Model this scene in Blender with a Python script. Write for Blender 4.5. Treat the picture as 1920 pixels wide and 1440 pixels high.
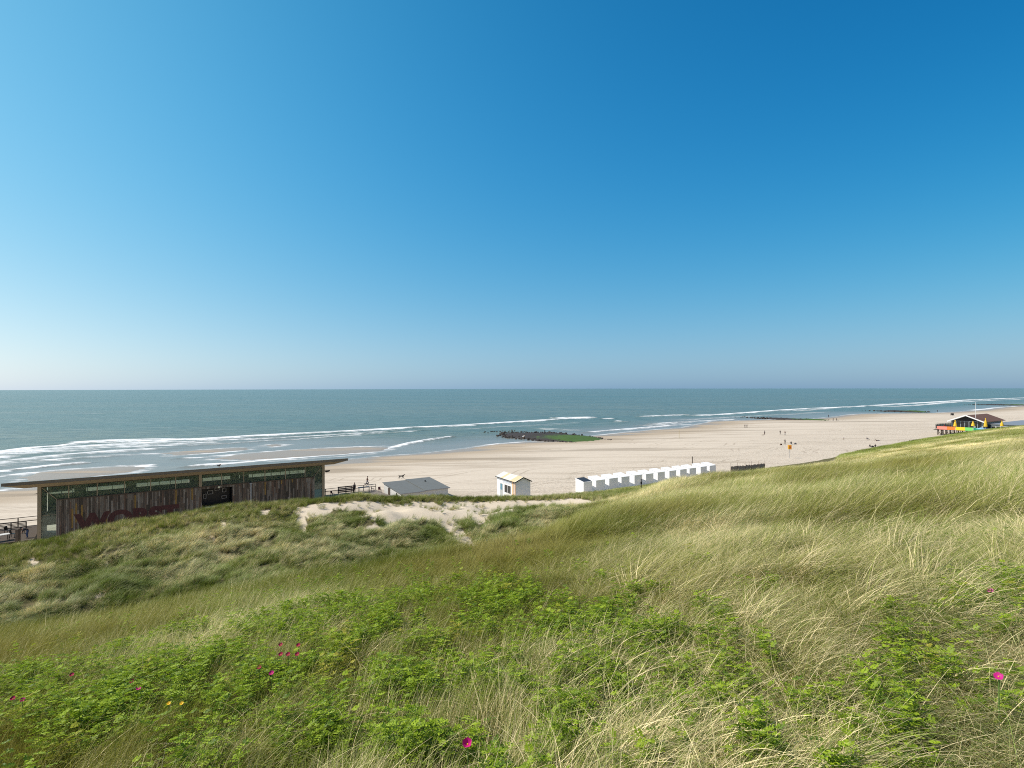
import bpy, math, random
import numpy as np
from mathutils import Vector, Matrix

for _o in list(bpy.data.objects): bpy.data.objects.remove(_o, do_unlink=True)
random.seed(7); RNG = np.random.default_rng(11)
R = math.radians
SC = bpy.context.scene
# ------------------------------------------------------------------ camera
EYE = 19.0; F = 1066.0                     # metres above the beach, focal length in photo pixels
cd = bpy.data.cameras.new('camera'); cam = bpy.data.objects.new('camera', cd)
SC.collection.objects.link(cam); SC.camera = cam
cd.sensor_width = 36; cd.lens = 36*F/1920; cd.clip_start = .05; cd.clip_end = 60000
cam.location = (0, 0, EYE)
cam.rotation_euler = (Matrix.Rotation(R(90.43), 4, 'X') @ Matrix.Rotation(R(-0.10), 4, 'Z')).to_euler()
# ------------------------------------------------------------------ sky and sun
SUN_EL = 50.0; SUN_AZ = -93.0              # azimuth from the view axis, negative = left
w = bpy.data.worlds.new('World'); SC.world = w; w.use_nodes = True
nt = w.node_tree; nt.nodes.clear()
sky = nt.nodes.new('ShaderNodeTexSky'); sky.sky_type = 'NISHITA'; sky.sun_disc = False
sky.sun_elevation = R(SUN_EL); sky.sun_rotation = R(SUN_AZ)
sky.altitude = 0; sky.air_density = 1.0; sky.dust_density = .1; sky.ozone_density = 6.0
# air that is clearer and bluer away from the sun than the sky model's: a gain per channel over direction
def _wm(op, a, b=None, cl=False):
    x = nt.nodes.new('ShaderNodeMath'); x.operation = op; x.use_clamp = cl
    for i, v in enumerate((a, b)):
        if v is None: continue
        if isinstance(v, (int, float)): x.inputs[i].default_value = v
        else: nt.links.new(v, x.inputs[i])
    return x.outputs[0]
tcw = nt.nodes.new('ShaderNodeTexCoord'); sx = nt.nodes.new('ShaderNodeSeparateXYZ'); nt.links.new(tcw.outputs['Generated'], sx.inputs[0])
gx = _wm('MAXIMUM', _wm('MINIMUM', sx.outputs[0], .7), -.7); gz = _wm('MINIMUM', _wm('MAXIMUM', sx.outputs[2], 0), .65)
gh = _wm('EXPONENT', _wm('MULTIPLY', gz, -1/.07)); g2 = _wm('EXPONENT', _wm('MULTIPLY', gz, -1/.28))
feats = [gx, gz, gh, _wm('MULTIPLY', gh, gx), _wm('MULTIPLY', gx, gx), g2, _wm('MULTIPLY', g2, gx), _wm('MULTIPLY', gz, gx)]
COEF = [[-2.036, 0.539, 0.927], [-0.834, -0.017, 0.146], [0.313, -0.482, -0.856], [-1.789, -0.271, 0.623], [-0.98, -0.40, -0.22], [0.518, 0.164, -0.079], [2.861, -0.756, -1.471], [1.041, -0.119, -0.3], [-2.794, -0.922, -0.398]]
cmb = nt.nodes.new('ShaderNodeCombineXYZ')
fade = _wm('ADD', _wm('MULTIPLY', _wm('SUBTRACT', sx.outputs[2], .58), 4.5, True), _wm('MULTIPLY', sx.outputs[1], -3.5, True), True)
for ch in range(3):
    acc = COEF[0][ch]
    for f_, cc in zip(feats, COEF[1:]): acc = _wm('ADD', _wm('MULTIPLY', f_, cc[ch]), acc)
    g_ = _wm('EXPONENT', acc); fd = nt.nodes.new('ShaderNodeMix'); nt.links.new(fade, fd.inputs[0]); nt.links.new(g_, fd.inputs[2]); fd.inputs[3].default_value = (1.35, 1.2, 1.05)[ch]
    nt.links.new(fd.outputs[0], cmb.inputs[ch])
vm = nt.nodes.new('ShaderNodeVectorMath'); vm.operation = 'MULTIPLY'; nt.links.new(sky.outputs[0], vm.inputs[0]); nt.links.new(cmb.outputs[0], vm.inputs[1])
bg = nt.nodes.new('ShaderNodeBackground'); bg.inputs['Strength'].default_value = .11
wo = nt.nodes.new('ShaderNodeOutputWorld')
nt.links.new(vm.outputs[0], bg.inputs[0]); nt.links.new(bg.outputs[0], wo.inputs[0])
sd_ = bpy.data.lights.new('sun', 'SUN'); sd_.energy = 5.0; sd_.angle = R(.5); sd_.color = (1, .92, .80)
sun = bpy.data.objects.new('sun', sd_); SC.collection.objects.link(sun)
_d = Vector((math.sin(R(SUN_AZ))*math.cos(R(SUN_EL)), math.cos(R(SUN_AZ))*math.cos(R(SUN_EL)), math.sin(R(SUN_EL))))
sun.rotation_euler = _d.to_track_quat('Z', 'Y').to_euler(); sun.location = _d*60
SC.view_settings.view_transform = 'Standard'; SC.view_settings.look = 'None'
SC.view_settings.exposure = .12; SC.cycles.use_denoising = False; SC.cycles.filter_width = 1.05; SC.view_settings.gamma = 1
# ------------------------------------------------------------------ coordinates
CU, CV = .82, .5724                        # coast direction (x, y); the sea lies to its left
CA = math.atan2(CV, CU)
def uv(x, y): return CU*x+CV*y, -CV*x+CU*y
def xy(u, v): return CU*u-CV*v, CV*u+CU*v
def hor(px): return 730-.0018*px            # tilt of the horizon in the photograph
def at(px, py, z):                          # the point at height z seen at a photo pixel
    D = (EYE-z)*F/(py-hor(px)); return Vector(((px-960)/F*D, D, z))
def atD(px, D, z=0): return Vector(((px-960)/F*D, D, z))
def topix(x, y, z):
    yy = np.maximum(y, .3); px = 960+F*x/yy; return px, 730-.0018*px+F*(EYE-z)/yy
# ------------------------------------------------------------------ noise
_T = np.random.default_rng(3).random((256, 256))
def vn(x, y):
    xi = np.floor(x).astype(int); yi = np.floor(y).astype(int); fx = x-xi; fy = y-yi
    fx = fx*fx*(3-2*fx); fy = fy*fy*(3-2*fy); a, b, c, d = xi & 255, (xi+1) & 255, yi & 255, (yi+1) & 255
    return (_T[a, c]*(1-fx)+_T[b, c]*fx)*(1-fy)+(_T[a, d]*(1-fx)+_T[b, d]*fx)*fy
def fbm(x, y, o=3):
    s = 0; t = 0; k = 1.
    for i in range(o): s = s+k*vn(x*2**i+17*i, y*2**i+31*i); t += k; k *= .5
    return s/t
def sst(a, b, x): t = np.clip((x-a)/(b-a), 0, 1); return t*t*(3-2*t)
# ------------------------------------------------------------------ object helpers
def link(o): SC.collection.objects.link(o); return o
def tag(o, label=None, cat=None, group=None, kind=None):
    for k, v in (('label', label), ('category', cat), ('group', group), ('kind', kind)):
        if v: o[k] = v
    return o
def empty(name, loc, rz=0, label=None, cat=None, group=None):
    o = link(bpy.data.objects.new(name, None)); o.location = loc; o.rotation_euler = (0, 0, rz); o.empty_display_size = .3
    return tag(o, label, cat, group)
class MB:
    def __init__(s): s.v = []; s.f = []; s.m = []
    def add(s, vs, fs, mi=0):
        n = len(s.v); s.v += [tuple(p) for p in vs]; s.f += [tuple(i+n for i in f) for f in fs]; s.m += [mi]*len(fs); return s
    def box(s, x0, x1, y0, y1, z0, z1, mi=0):
        return s.add([(x0, y0, z0), (x1, y0, z0), (x1, y1, z0), (x0, y1, z0), (x0, y0, z1), (x1, y0, z1), (x1, y1, z1), (x0, y1, z1)],
                     [(0, 3, 2, 1), (4, 5, 6, 7), (0, 1, 5, 4), (1, 2, 6, 5), (2, 3, 7, 6), (3, 0, 4, 7)], mi)
    def hexa(s, p, mi=0):                   # eight corners, bottom four then top four
        return s.add(p, [(0, 3, 2, 1), (4, 5, 6, 7), (0, 1, 5, 4), (1, 2, 6, 5), (2, 3, 7, 6), (3, 0, 4, 7)], mi)
    def bar(s, a, b, w, h=None, mi=0):      # square bar between two points
        a = Vector(a); b = Vector(b); h = h or w; d = (b-a).normalized()
        up = Vector((0, 0, 1)) if abs(d.z) < .9 else Vector((0, 1, 0))
        x = d.cross(up).normalized()*w/2; y = x.cross(d).normalized()*h/2
        return s.hexa([a-x-y, a+x-y, b+x-y, b-x-y, a-x+y, a+x+y, b+x+y, b-x+y], mi)
    def tube(s, a, b, r0, r1=None, n=8, mi=0):
        a = Vector(a); b = Vector(b); r1 = r0 if r1 is None else r1; d = (b-a).normalized()
        up = Vector((0, 0, 1)) if abs(d.z) < .9 else Vector((0, 1, 0)); x = d.cross(up).normalized(); y = x.cross(d)
        vs = [a+(x*math.cos(t)+y*math.sin(t))*r0 for t in [2*math.pi*i/n for i in range(n)]]+[b+(x*math.cos(t)+y*math.sin(t))*r1 for t in [2*math.pi*i/n for i in range(n)]]
        return s.add(vs, [(i, (i+1) % n, n+(i+1) % n, n+i) for i in range(n)]+[tuple(range(n))[::-1], tuple(range(n, 2*n))], mi)
    def ball(s, c, r, n=8, m=6, mi=0):
        c = Vector(c); r = Vector(r) if hasattr(r, '__len__') else Vector((r, r, r)); vs = []
        for j in range(1, m):
            for i in range(n):
                t = math.pi*j/m; q = 2*math.pi*i/n
                vs.append(c+Vector((r.x*math.sin(t)*math.cos(q), r.y*math.sin(t)*math.sin(q), r.z*math.cos(t))))
        k = len(vs); vs += [c+Vector((0, 0, r.z)), c-Vector((0, 0, r.z))]; fs = []
        for j in range(m-2):
            for i in range(n): fs.append((j*n+i, (j+1)*n+i, (j+1)*n+(i+1) % n, j*n+(i+1) % n))
        for i in range(n): fs.append((k, i, (i+1) % n)); fs.append((k+1, (m-2)*n+(i+1) % n, (m-2)*n+i))
        return s.add(vs, fs, mi)
    def build(s, name, mats, parent=None, bevel=0, smooth=False):
        me = bpy.data.meshes.new(name); me.from_pydata(s.v, [], s.f)
        for m in (mats if isinstance(mats, (list, tuple)) else [mats]): me.materials.append(m)
        me.polygons.foreach_set('material_index', s.m)
        if smooth: me.polygons.foreach_set('use_smooth', [True]*len(s.f))
        me.update(); o = link(bpy.data.objects.new(name, me)); o.parent = parent
        if bevel:
            b = o.modifiers.new('edges', 'BEVEL'); b.width = bevel; b.segments = 1; b.limit_method = 'ANGLE'
        return o
def kids(o): return [c for c in SC.objects if c.parent == o]
def copy_tree(o, parent=None):
    c = o.copy(); link(c); c.parent = parent
    for k in kids(o): copy_tree(k, c)
    return c
def npmesh(name, V, Fq, mats, attrs=None, smooth=True):
    me = bpy.data.meshes.new(name); V = np.asarray(V, np.float32); Fq = np.asarray(Fq, np.int32)
    me.vertices.add(len(V)); me.vertices.foreach_set('co', V.ravel())
    k = Fq.shape[1]; me.loops.add(Fq.size); me.loops.foreach_set('vertex_index', Fq.ravel())
    me.polygons.add(len(Fq)); me.polygons.foreach_set('loop_start', np.arange(0, Fq.size, k, dtype=np.int32))
    me.polygons.foreach_set('use_smooth', np.full(len(Fq), smooth))
    for m in mats: me.materials.append(m)
    for a, val in (attrs or {}).items():
        at_ = me.attributes.new(a, 'FLOAT', 'POINT'); at_.data.foreach_set('value', np.asarray(val, np.float32).ravel())
    me.update(calc_edges=True); return me
def gridfaces(nu, nv):
    i = np.arange(nu-1)[:, None]*nv+np.arange(nv-1)[None, :]; i = i.ravel()
    return np.stack([i, i+nv, i+nv+1, i+1], 1)
# ------------------------------------------------------------------ materials
class NT:
    def __init__(s, name):
        s.m = bpy.data.materials.new(name); s.m.use_nodes = True; s.t = s.m.node_tree; s.t.nodes.clear()
        s.out = s.t.nodes.new('ShaderNodeOutputMaterial')
    def n(s, typ, **kw):
        x = s.t.nodes.new('ShaderNode'+typ)
        for k, v in kw.items():
            if k.startswith('i_'):
                key = k[2:]; x.inputs[int(key) if key.isdigit() else key.replace('_', ' ')].default_value = v
            else: setattr(x, k, v)
        return x
    def l(s, a, b): s.t.links.new(a, b)
    def attr(s, name, typ='GEOMETRY'): return s.n('Attribute', attribute_name=name, attribute_type=typ).outputs['Fac']
    def math(s, op, a, b=None, c=None, clamp=False):
        x = s.n('Math', operation=op, use_clamp=clamp)
        for i, v in enumerate((a, b, c)):
            if v is None: continue
            if isinstance(v, (int, float)): x.inputs[i].default_value = v
            else: s.l(v, x.inputs[i])
        return x.outputs[0]
    def ramp(s, a, lo, hi):
        x = s.n('MapRange', interpolation_type='SMOOTHSTEP'); s.l(a, x.inputs[0]); x.inputs[1].default_value = lo; x.inputs[2].default_value = hi; return x.outputs[0]
    def mix(s, f, a, b, mode='MIX'):
        x = s.n('Mix', data_type='RGBA', blend_type=mode)
        for i, v in ((0, f), (6, a), (7, b)):
            if isinstance(v, (int, float)): x.inputs[i].default_value = v
            elif isinstance(v, tuple): x.inputs[i].default_value = (*v[:3], 1)
            else: s.l(v, x.inputs[i])
        return x.outputs[2]
    def coords(s, scale=(1, 1, 1), rz=0, kind='Object'):
        tc = s.n('TexCoord'); mp = s.n('Mapping'); mp.inputs['Scale'].default_value = scale; mp.inputs['Rotation'].default_value = (0, 0, rz)
        s.l(tc.outputs[kind], mp.inputs[0]); return mp.outputs[0]
    def noise(s, co, scale, detail=3, rough=.55):
        x = s.n('TexNoise'); s.l(co, x.inputs['Vector']); x.inputs['Scale'].default_value = scale
        x.inputs['Detail'].default_value = detail; x.inputs['Roughness'].default_value = rough; return x.outputs['Fac']
    def bsdf(s, col, rough=.7, bump=None, bs=.3, bd=.02, spec=.3, metal=0, rsock=None):
        b = s.n('BsdfPrincipled'); b.inputs['Roughness'].default_value = rough; b.inputs['Specular IOR Level'].default_value = spec; b.inputs['Metallic'].default_value = metal
        if isinstance(col, tuple): b.inputs['Base Color'].default_value = (*col[:3], 1)
        else: s.l(col, b.inputs['Base Color'])
        if rsock is not None: s.l(rsock, b.inputs['Roughness'])
        if bump is not None:
            k = s.n('Bump'); k.inputs['Strength'].default_value = bs; k.inputs['Distance'].default_value = bd; s.l(bump, k.inputs['Height']); s.l(k.outputs[0], b.inputs['Normal'])
        return b
    def done(s, sh): s.l(sh.outputs[0] if hasattr(sh, 'outputs') else sh, s.out.inputs[0]); return s.m
def paint(name, col, rough=.6, var=.12, scale=3., metal=0, spec=.3, bump=.15):
    t = NT(name); c = t.coords(); n = t.noise(c, scale, 4)
    dark = tuple(k*(1-var*2) for k in col); lite = tuple(min(1, k*(1+var)) for k in col)
    return t.done(t.bsdf(t.mix(n, dark, lite), rough, n, bump, .02, spec, metal))
def wood(name, col, rough=.8, sc=(3, 3, .3)):
    t = NT(name); c = t.coords(sc); n = t.noise(c, 4, 6, .7)
    return t.done(t.bsdf(t.mix(n, tuple(k*.5 for k in col), tuple(min(1, k*1.4) for k in col)), rough, n, .5, .01))
M = {}
# ------------------------------------------------------------------ terrain height
_cu = np.array([-200, -60, -9.4, -4.8, -1.7, 4.2, 9.6, 16.9, 23.6, 29.5, 50, 62, 68, 77, 92, 104, 117, 140, 156, 189, 210, 251, 302, 420, 700, 3000])
_cz = np.array([2.6, 2.8, 3.0, 3.5, 3.8, 4.2, 4.7, 4.5, 4.3, 3.95, 2.0, 1.4, 1.25, 1.0, 1.05, 1.0, 1.45, 1.2, 1.75, 2.75, 2.95, 3.4, 3.3, 3.6, 4, 4])
_lv = np.array([-400, -60, -20, -6, 0, 6, 12, 20, 30, 38, 46, 54, 62, 70, 76])
_lz = np.array([14, 17.5, 17.6, 17.35, 17.2, 16.15, 14.75, 11.7, 7.4, 4.7, 2.7, 2.3, 2.9, 3.9, 4.6])
def hterr(x, y, bumps=True):
    x = np.asarray(x, float); y = np.asarray(y, float); u, v = uv(x, y)
    zc = (np.interp(u-2, _cu, _cz)+np.interp(u+2, _cu, _cz)+np.interp(u, _cu, _cz))/3
    vc = 76-6*sst(38, 62, u)
    s = v/vc*76
    L = (np.interp(s-1.5, _lv, _lz)+np.interp(s+1.5, _lv, _lz)+np.interp(s, _lv, _lz))/3+(zc-4.6)*sst(40, 76, s)
    q = np.clip(v/vc, 0, 1); P = np.where(v > 0, 17.2-(17.2-zc)*(q+.15*q*(1-q)), L)
    az = np.degrees(np.arctan2(x, np.maximum(y, .001)))
    az = np.where(y <= 0, np.where(x < 0, -90, 90), az)
    k = sst(0, 19, az); z = L*(1-k)+P*k
    z = z-sst(0, 1, (v-vc)/9)*(zc+1.2)
    if bumps:
        r = np.hypot(x, y); amp = sst(3, 25, r)*(1-.6*sst(8, 0, np.abs(v-vc)))
        z = z+(fbm(x/11+5, y/11, 3)-.5)*1.3*amp*(1-.55*k)
        lf = (1-k)*sst(34, 44, v)
        z = z+(fbm(u/5.5+9, v/3.2, 3)-.5)*1.9*amp*lf+(fbm(x/3+40, y/3, 2)-.5)*.62*amp
    return z
def hnorm(x, y, e=.6):
    dx = (hterr(x+e, y)-hterr(x-e, y))/(2*e); dy = (hterr(x, y+e)-hterr(x, y-e))/(2*e)
    n = np.stack([-dx, -dy, np.ones_like(dx)], -1); return n/np.linalg.norm(n, axis=-1, keepdims=True)
# bare sand: ellipses given where the photograph shows them (cx, cy, rx, ry, angle)
SANDP = [(590, 953, 45, 15, -8), (566, 978, 10, 24, -10), (672, 947, 48, 13, 5), (725, 960, 56, 20, 8), (800, 958, 60, 18, 8), (838, 978, 16, 28, -28), (862, 1006, 15, 30, -34), (884, 1030, 14, 14, -30),
         (700, 990, 22, 9, 0), (900, 950, 70, 16, 4), (880, 968, 40, 12, 10), (985, 942, 85, 10, 0), (1060, 943, 60, 8, 0), (495, 957, 13, 9, 0), (398, 1010, 10, 7, 0), (420, 985, 5, 12, 0), (62, 1053, 11, 6, 0),
         (198, 1062, 9, 3, 0), (195, 1115, 10, 5, 15), (215, 1035, 5, 4, 0), (610, 1070, 16, 4, 0), (1285, 904, 26, 4, -6), (1390, 893, 22, 4, -12), (1412, 887, 10, 4, 20),
         (1570, 859, 16, 3, -8), (1595, 854, 10, 2, -8), (1090, 940, 24, 4, 5), (760, 935, 30, 5, 0), (320, 1090, 12, 6, 10), (640, 950, 30, 7, 0)]
def sandmask(x, y, z):
    px, py = topix(x, y, z); m = np.zeros_like(px)
    n1 = fbm(x/1.3+3, y/1.3, 3)-.5; u, v = uv(x, y)
    for cx, cy, rx, ry, a in SANDP:
        a = R(a); dx = px-cx; dy = py-cy; p = (dx*math.cos(a)+dy*math.sin(a))/rx; q = (-dx*math.sin(a)+dy*math.cos(a))/ry
        m = np.maximum(m, sst(1.25, .8, np.hypot(p, q)+n1*.75))
    m = m*(np.hypot(x, y) > 24)
    vc = 76-6*sst(38, 62, u)
    m = m*sst(-1.0, -3, v-vc)
    foot = sst(1.5, 5, v-vc+n1*2)
    return np.maximum(m, foot)
def axis(lo, hi, d0, g, c=0):
    a = [c]; d = d0
    while a[-1] < hi: a.append(a[-1]+d); d *= g
    b = [c]; d = d0
    while b[-1] > lo: b.append(b[-1]-d); d *= g
    return np.array(b[::-1]+a[1:])
def dune_material():
    t = NT('dune_ground'); c = t.coords(); s = t.attr('sand'); n = t.noise(c, .7, 5); n2 = t.noise(c, 14, 4); n3 = t.noise(c, 60, 2)
    lit = t.mix(t.ramp(n, .35, .65), (.11, .10, .045), (.15, .125, .07)); lit = t.mix(t.ramp(n2, .45, .7), lit, (.07, .08, .025))
    snd = t.mix(n2, (.52, .44, .33), (.68, .59, .46))
    k = t.math('ADD', s, t.math('MULTIPLY', t.math('SUBTRACT', n2, .5), .5))
    return t.done(t.bsdf(t.mix(t.ramp(k, .35, .6), lit, snd), .95, t.math('ADD', n2, n3), .6, .03, .1))
ug = np.concatenate([axis(-260, 420, .35, 1.013), [500, 650, 900, 1400, 2400]]); vg = axis(-300, 92, .35, 1.010)
vg = np.clip(vg, None, 92); ug = np.concatenate([[-3000, -1200, -500], ug])
U, V = np.meshgrid(ug, vg, indexing='ij'); X, Y = xy(U, V); Z = hterr(X, Y)
SM = sandmask(X, Y, Z)
Z = Z-SM*.10*(V < 76)
me = npmesh('dune', np.stack([X, Y, Z], -1).reshape(-1, 3), gridfaces(len(ug), len(vg)), [dune_material()], {'sand': SM})
tag(link(bpy.data.objects.new('dune', me)), 'high grassy dune sloping from the viewer down to the sandy beach', 'dune', None, 'structure')
# ------------------------------------------------------------------ beach
SEA = -1.2
def unp(pts, z=SEA): return np.array([uv(*at(a, b, z)[:2]) for a, b in pts])
shore = unp([(0, 921), (200, 902), (420, 884), (560, 874), (620, 866), (700, 857), (760, 853), (800, 850), (870, 842), (930, 833), (985, 829), (1040, 826), (1075, 822), (1120, 817), (1173, 811), (1230, 806), (1280, 802), (1340, 789.5),
             (1400, 788), (1460, 787), (1520, 786), (1555, 783), (1590, 778), (1620, 776), (1660, 775.5), (1740, 775), (1800, 772), (1850, 768), (1873, 764.5), (1920, 761)])
shore = np.concatenate([[[-3000, 150], [-200, 150], [-60, 150]], shore, [[shore[-1, 0]+400, shore[-1, 1]+15], [9000, shore[-1, 1]+60]]])
bars = [unp([(35, 896), (70, 886), (140, 880), (230, 875), (262, 873), (275, 878), (255, 884), (180, 893), (90, 903), (40, 903)]),
        unp([(395, 861), (440, 853), (520, 846), (600, 841), (680, 838), (735, 839), (715, 846), (640, 852), (560, 857), (460, 863)]),
        unp([(300, 851), (350, 846), (410, 842), (470, 839), (470, 843), (400, 849), (330, 854)]),
        unp([(490, 836), (520, 833), (535, 834), (515, 838)])]
def segd(P, A, closed=False):
    B = np.vstack([A, A[:1]]) if closed else A; d = np.full(P.shape[:-1], 1e9); t = np.zeros(P.shape[:-1])
    for i in range(len(B)-1):
        a, b = B[i], B[i+1]; ab = b-a; k = np.clip(((P-a)@ab)/(ab@ab), 0, 1); q = np.hypot(*np.moveaxis(P-(a+k[..., None]*ab), -1, 0))
        t = np.where(q < d, i+k, t); d = np.minimum(d, q)
    return d, t
def inside(P, A):
    c = np.zeros(P.shape[:-1], bool); x, y = P[..., 0], P[..., 1]
    for i in range(len(A)):
        (x0, y0), (x1, y1) = A[i-1], A[i]
        with np.errstate(divide='ignore', invalid='ignore'): c ^= ((y0 > y) != (y1 > y)) & (x < (x1-x0)*(y-y0)/(y1-y0)+x0)
    return c
def landsd(u, v):
    P = np.stack([u, v], -1); d, _ = segd(P, shore); d = np.where(v < np.interp(u, shore[:, 0], shore[:, 1]), d, -d); s2 = np.full_like(d, -1e3)
    for b in bars:
        q, _ = segd(P, b, True); s2 = np.maximum(s2, np.where(inside(P, b), q, -q))
    return d, s2
ub = np.concatenate([[-3000, -1000, -500, -300], np.arange(-150, 420, 3), np.arange(420, 1100, 8), [1300, 1700, 2500, 4000, 9000]]).astype(float)
vb = np.concatenate([[40, 60], np.arange(70, 270, 1.5), [290, 330, 400]])
U, V = np.meshgrid(ub, vb, indexing='ij'); X, Y = xy(U, V); d, s2 = landsd(U, V)
rise = np.where(d > 0, 1.2*(1-np.exp(-np.maximum(d, 0)/38)), np.maximum(d*.03, -2)); rb = np.where(s2 > 0, .06+.10*(1-np.exp(-np.maximum(s2, 0)/3)), -2+2*np.exp(np.minimum(s2, 0)/6))
Z = SEA+np.maximum(rise, rb)+(fbm(U/30, V/9, 3)-.5)*.10*sst(2, 20, d)
dd = np.maximum(d, np.where(s2 > 0, s2*.3, -1))
t = NT('beach_sand'); c = t.coords((1, 1, 1), -CA); land = t.attr('land')
cs = t.coords((.012, .09, 1), -CA); cs2 = t.coords((.03, .3, 1), -CA)
ns = t.noise(cs, 1, 4); nf = t.noise(cs2, 1, 5); fine = t.noise(c, 1.1, 6, .7); foot = t.noise(c, 2.6, 3)
mpn = t.n('Mapping'); mpn.inputs['Rotation'].default_value = (0, 0, -CA); mpn.inputs['Scale'].default_value = (1, 1, 1)
dry = t.mix(fine, (.49, .42, .33), (.64, .555, .45)); dry = t.mix(t.ramp(nf, .48, .70), dry, (.44, .37, .285))
dry = t.mix(t.math('MULTIPLY', t.math('MULTIPLY', t.ramp(foot, .54, .64), t.ramp(land, 52, 78)), .75), dry, (.30, .25, .19))
sepb = t.n('SeparateXYZ'); t.l(t.coords((1, 1, 1), -CA), sepb.inputs[0]); wv = t.noise(t.coords((.012, .03, 1), -CA), 1, 2); gate = t.ramp(t.noise(t.coords((.01, .05, 1), -CA), 1, 2), .45, .56)
tr_ = t.math('ABSOLUTE', t.math('SUBTRACT', t.math('FRACT', t.math('DIVIDE', t.math('ADD', sepb.outputs[1], t.math('MULTIPLY', wv, 42)), 8.3)), .5)); tr2 = t.math('ABSOLUTE', t.math('SUBTRACT', tr_, .10))
dry = t.mix(t.math('MULTIPLY', t.math('MULTIPLY', t.ramp(tr2, .035, .012), gate), .55), dry, (.33, .27, .20))
wetk = t.math('ADD', land, t.math('MULTIPLY', t.math('SUBTRACT', ns, .5), 46))
wet = t.ramp(wetk, 11, 2); damp = t.ramp(wetk, 34, 12)
col = t.mix(damp, dry, (.40, .325, .235)); col = t.mix(wet, col, (.31, .26, .20))
# dark damp streaks further up the flat
st = t.noise(t.coords((.006, .11, 1), -CA), 1.0, 3); col = t.mix(t.math('MULTIPLY', t.math('MULTIPLY', t.ramp(st, .56, .66), t.ramp(land, 80, 40)), .75), col, (.27, .22, .16))
rr = t.n('MapRange'); t.l(wet, rr.inputs[0]); rr.inputs[3].default_value = .9; rr.inputs[4].default_value = .4
hgt = t.math('ADD', t.math('MULTIPLY', foot, t.ramp(land, 45, 75)), t.math('MULTIPLY', fine, .35))
b = t.bsdf(col, .9, hgt, .9, .16, .3, 0, rr.outputs[0]); M['beach'] = t.done(b)
me = npmesh('beach', np.stack([X, Y, Z], -1).reshape(-1, 3), gridfaces(len(ub), len(vb)), [M['beach']], {'land': dd})
tag(link(bpy.data.objects.new('beach', me)), 'wide pale sand beach with damp streaks towards the water', 'beach', None, 'structure')
# ------------------------------------------------------------------ sea with foam
FOAM = [  # photo polylines of the breakers: points, half width in metres, strength
 ([(-60, 862), (0, 849), (50, 842), (110, 838), (160, 831), (220, 829), (300, 828), (400, 823), (480, 818), (540, 815), (640, 810), (770, 802.5), (870, 798), (960, 792), (1060, 786), (1115, 783)], 3.6, 1.0),
 ([(-60, 870), (0, 858), (60, 850), (130, 845), (200, 841), (260, 838), (330, 834), (420, 829)], 6, .62), ([(120, 832), (200, 827), (290, 825), (340, 825)], 5, .8), ([(0, 853), (80, 845), (160, 838), (250, 833), (330, 829)], 7, .85),
 ([(200, 842), (300, 832), (420, 826), (520, 822), (640, 815), (740, 808)], 2.2, .62), ([(-30, 890), (20, 882), (90, 875), (165, 868)], 1.0, .9), ([(-30, 878), (50, 868), (130, 860), (210, 855), (300, 851)], 3.5, .42),
 ([(232, 881), (255, 876), (284, 870)], 1.6, 1.1), ([(340, 877), (430, 869), (520, 861), (600, 855), (650, 851), (700, 845.5), (730, 840), (758, 833.5), (800, 826), (850, 819)], 1.3, .95),
 ([(390, 856), (470, 849), (560, 843), (640, 839), (730, 836)], .9, .8), ([(340, 860), (400, 857)], 1.2, .9), ([(480, 868), (560, 861), (640, 856), (720, 850)], 1.6, .5), ([(1020, 787), (1060, 785)], 1.5, .6), ([(-60, 880), (30, 864), (120, 854), (220, 846), (320, 841)], 4.5, .6), ([(60, 866), (160, 859), (270, 852), (380, 846)], 2.5, .6), ([(330, 838), (450, 830), (560, 824), (680, 815), (800, 807)], 2.0, .5), ([(-60, 900), (0, 894), (40, 888), (90, 884)], 1.0, .7),
 ([(1035, 784), (1075, 783.5), (1110, 783)], 2.5, 1), ([(1125, 786), (1150, 785)], 2.5, .8), ([(1195, 782), (1240, 780), (1290, 778)], 2.5, .9), ([(1190, 799), (1240, 797), (1300, 792)], 2, .6), ([(1095, 812), (1140, 808), (1200, 803), (1260, 798), (1300, 796)], 2, .75), ([(1150, 790), (1172, 791)], 2.2, .9),
 ([(1210, 796), (1260, 793), (1340, 788), (1380, 786.5)], 1.8, .75), ([(1290, 780), (1340, 778.5), (1390, 775), (1450, 770.5), (1480, 768.5), (1530, 766), (1600, 763), (1622, 761.5)], 4, 1),
 ([(1450, 772), (1510, 770), (1560, 766)], 4, .6), ([(1560, 784), (1600, 779), (1640, 776), (1700, 776)], 3, .55), ([(1620, 762), (1690, 757.5), (1720, 756), (1780, 752.5), (1820, 750), (1900, 747), (1990, 744.5)], 7, 1), ([(1640, 763), (1690, 762), (1720, 760), (1790, 754), (1850, 751.5), (1920, 749)], 6, .75),
 ([(1820, 770), (1850, 767), (1880, 763.5), (1930, 760.5)], 4, .75), ([(860, 806), (940, 801), (1020, 797), (1100, 792)], 5, .28), ([(1110, 808), (1060, 806), (1000, 803)], 4, .35), ([(1260, 789), (1330, 785), (1400, 781), (1480, 777), (1560, 772)], 5, .35),
 ([(150, 777), (200, 776.5)], 4, .55), ([(1220, 769), (1250, 768.5)], 3, .45), ([(1560, 749), (1572, 749)], 4, .7)]
ub = np.concatenate([[-16000, -6000, -2500, -1000, -500, -300, -200], np.arange(-150, 700, 2.5), np.arange(700, 1600, 6), [1700, 2000, 2500, 3500, 6000, 16000]]).astype(float)
vb = np.concatenate([[100, 120], np.arange(135, 420, 1.0), np.arange(421, 700, 4), [720, 800, 1000, 1500, 2500, 4500, 8000, 15800]])
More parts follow.
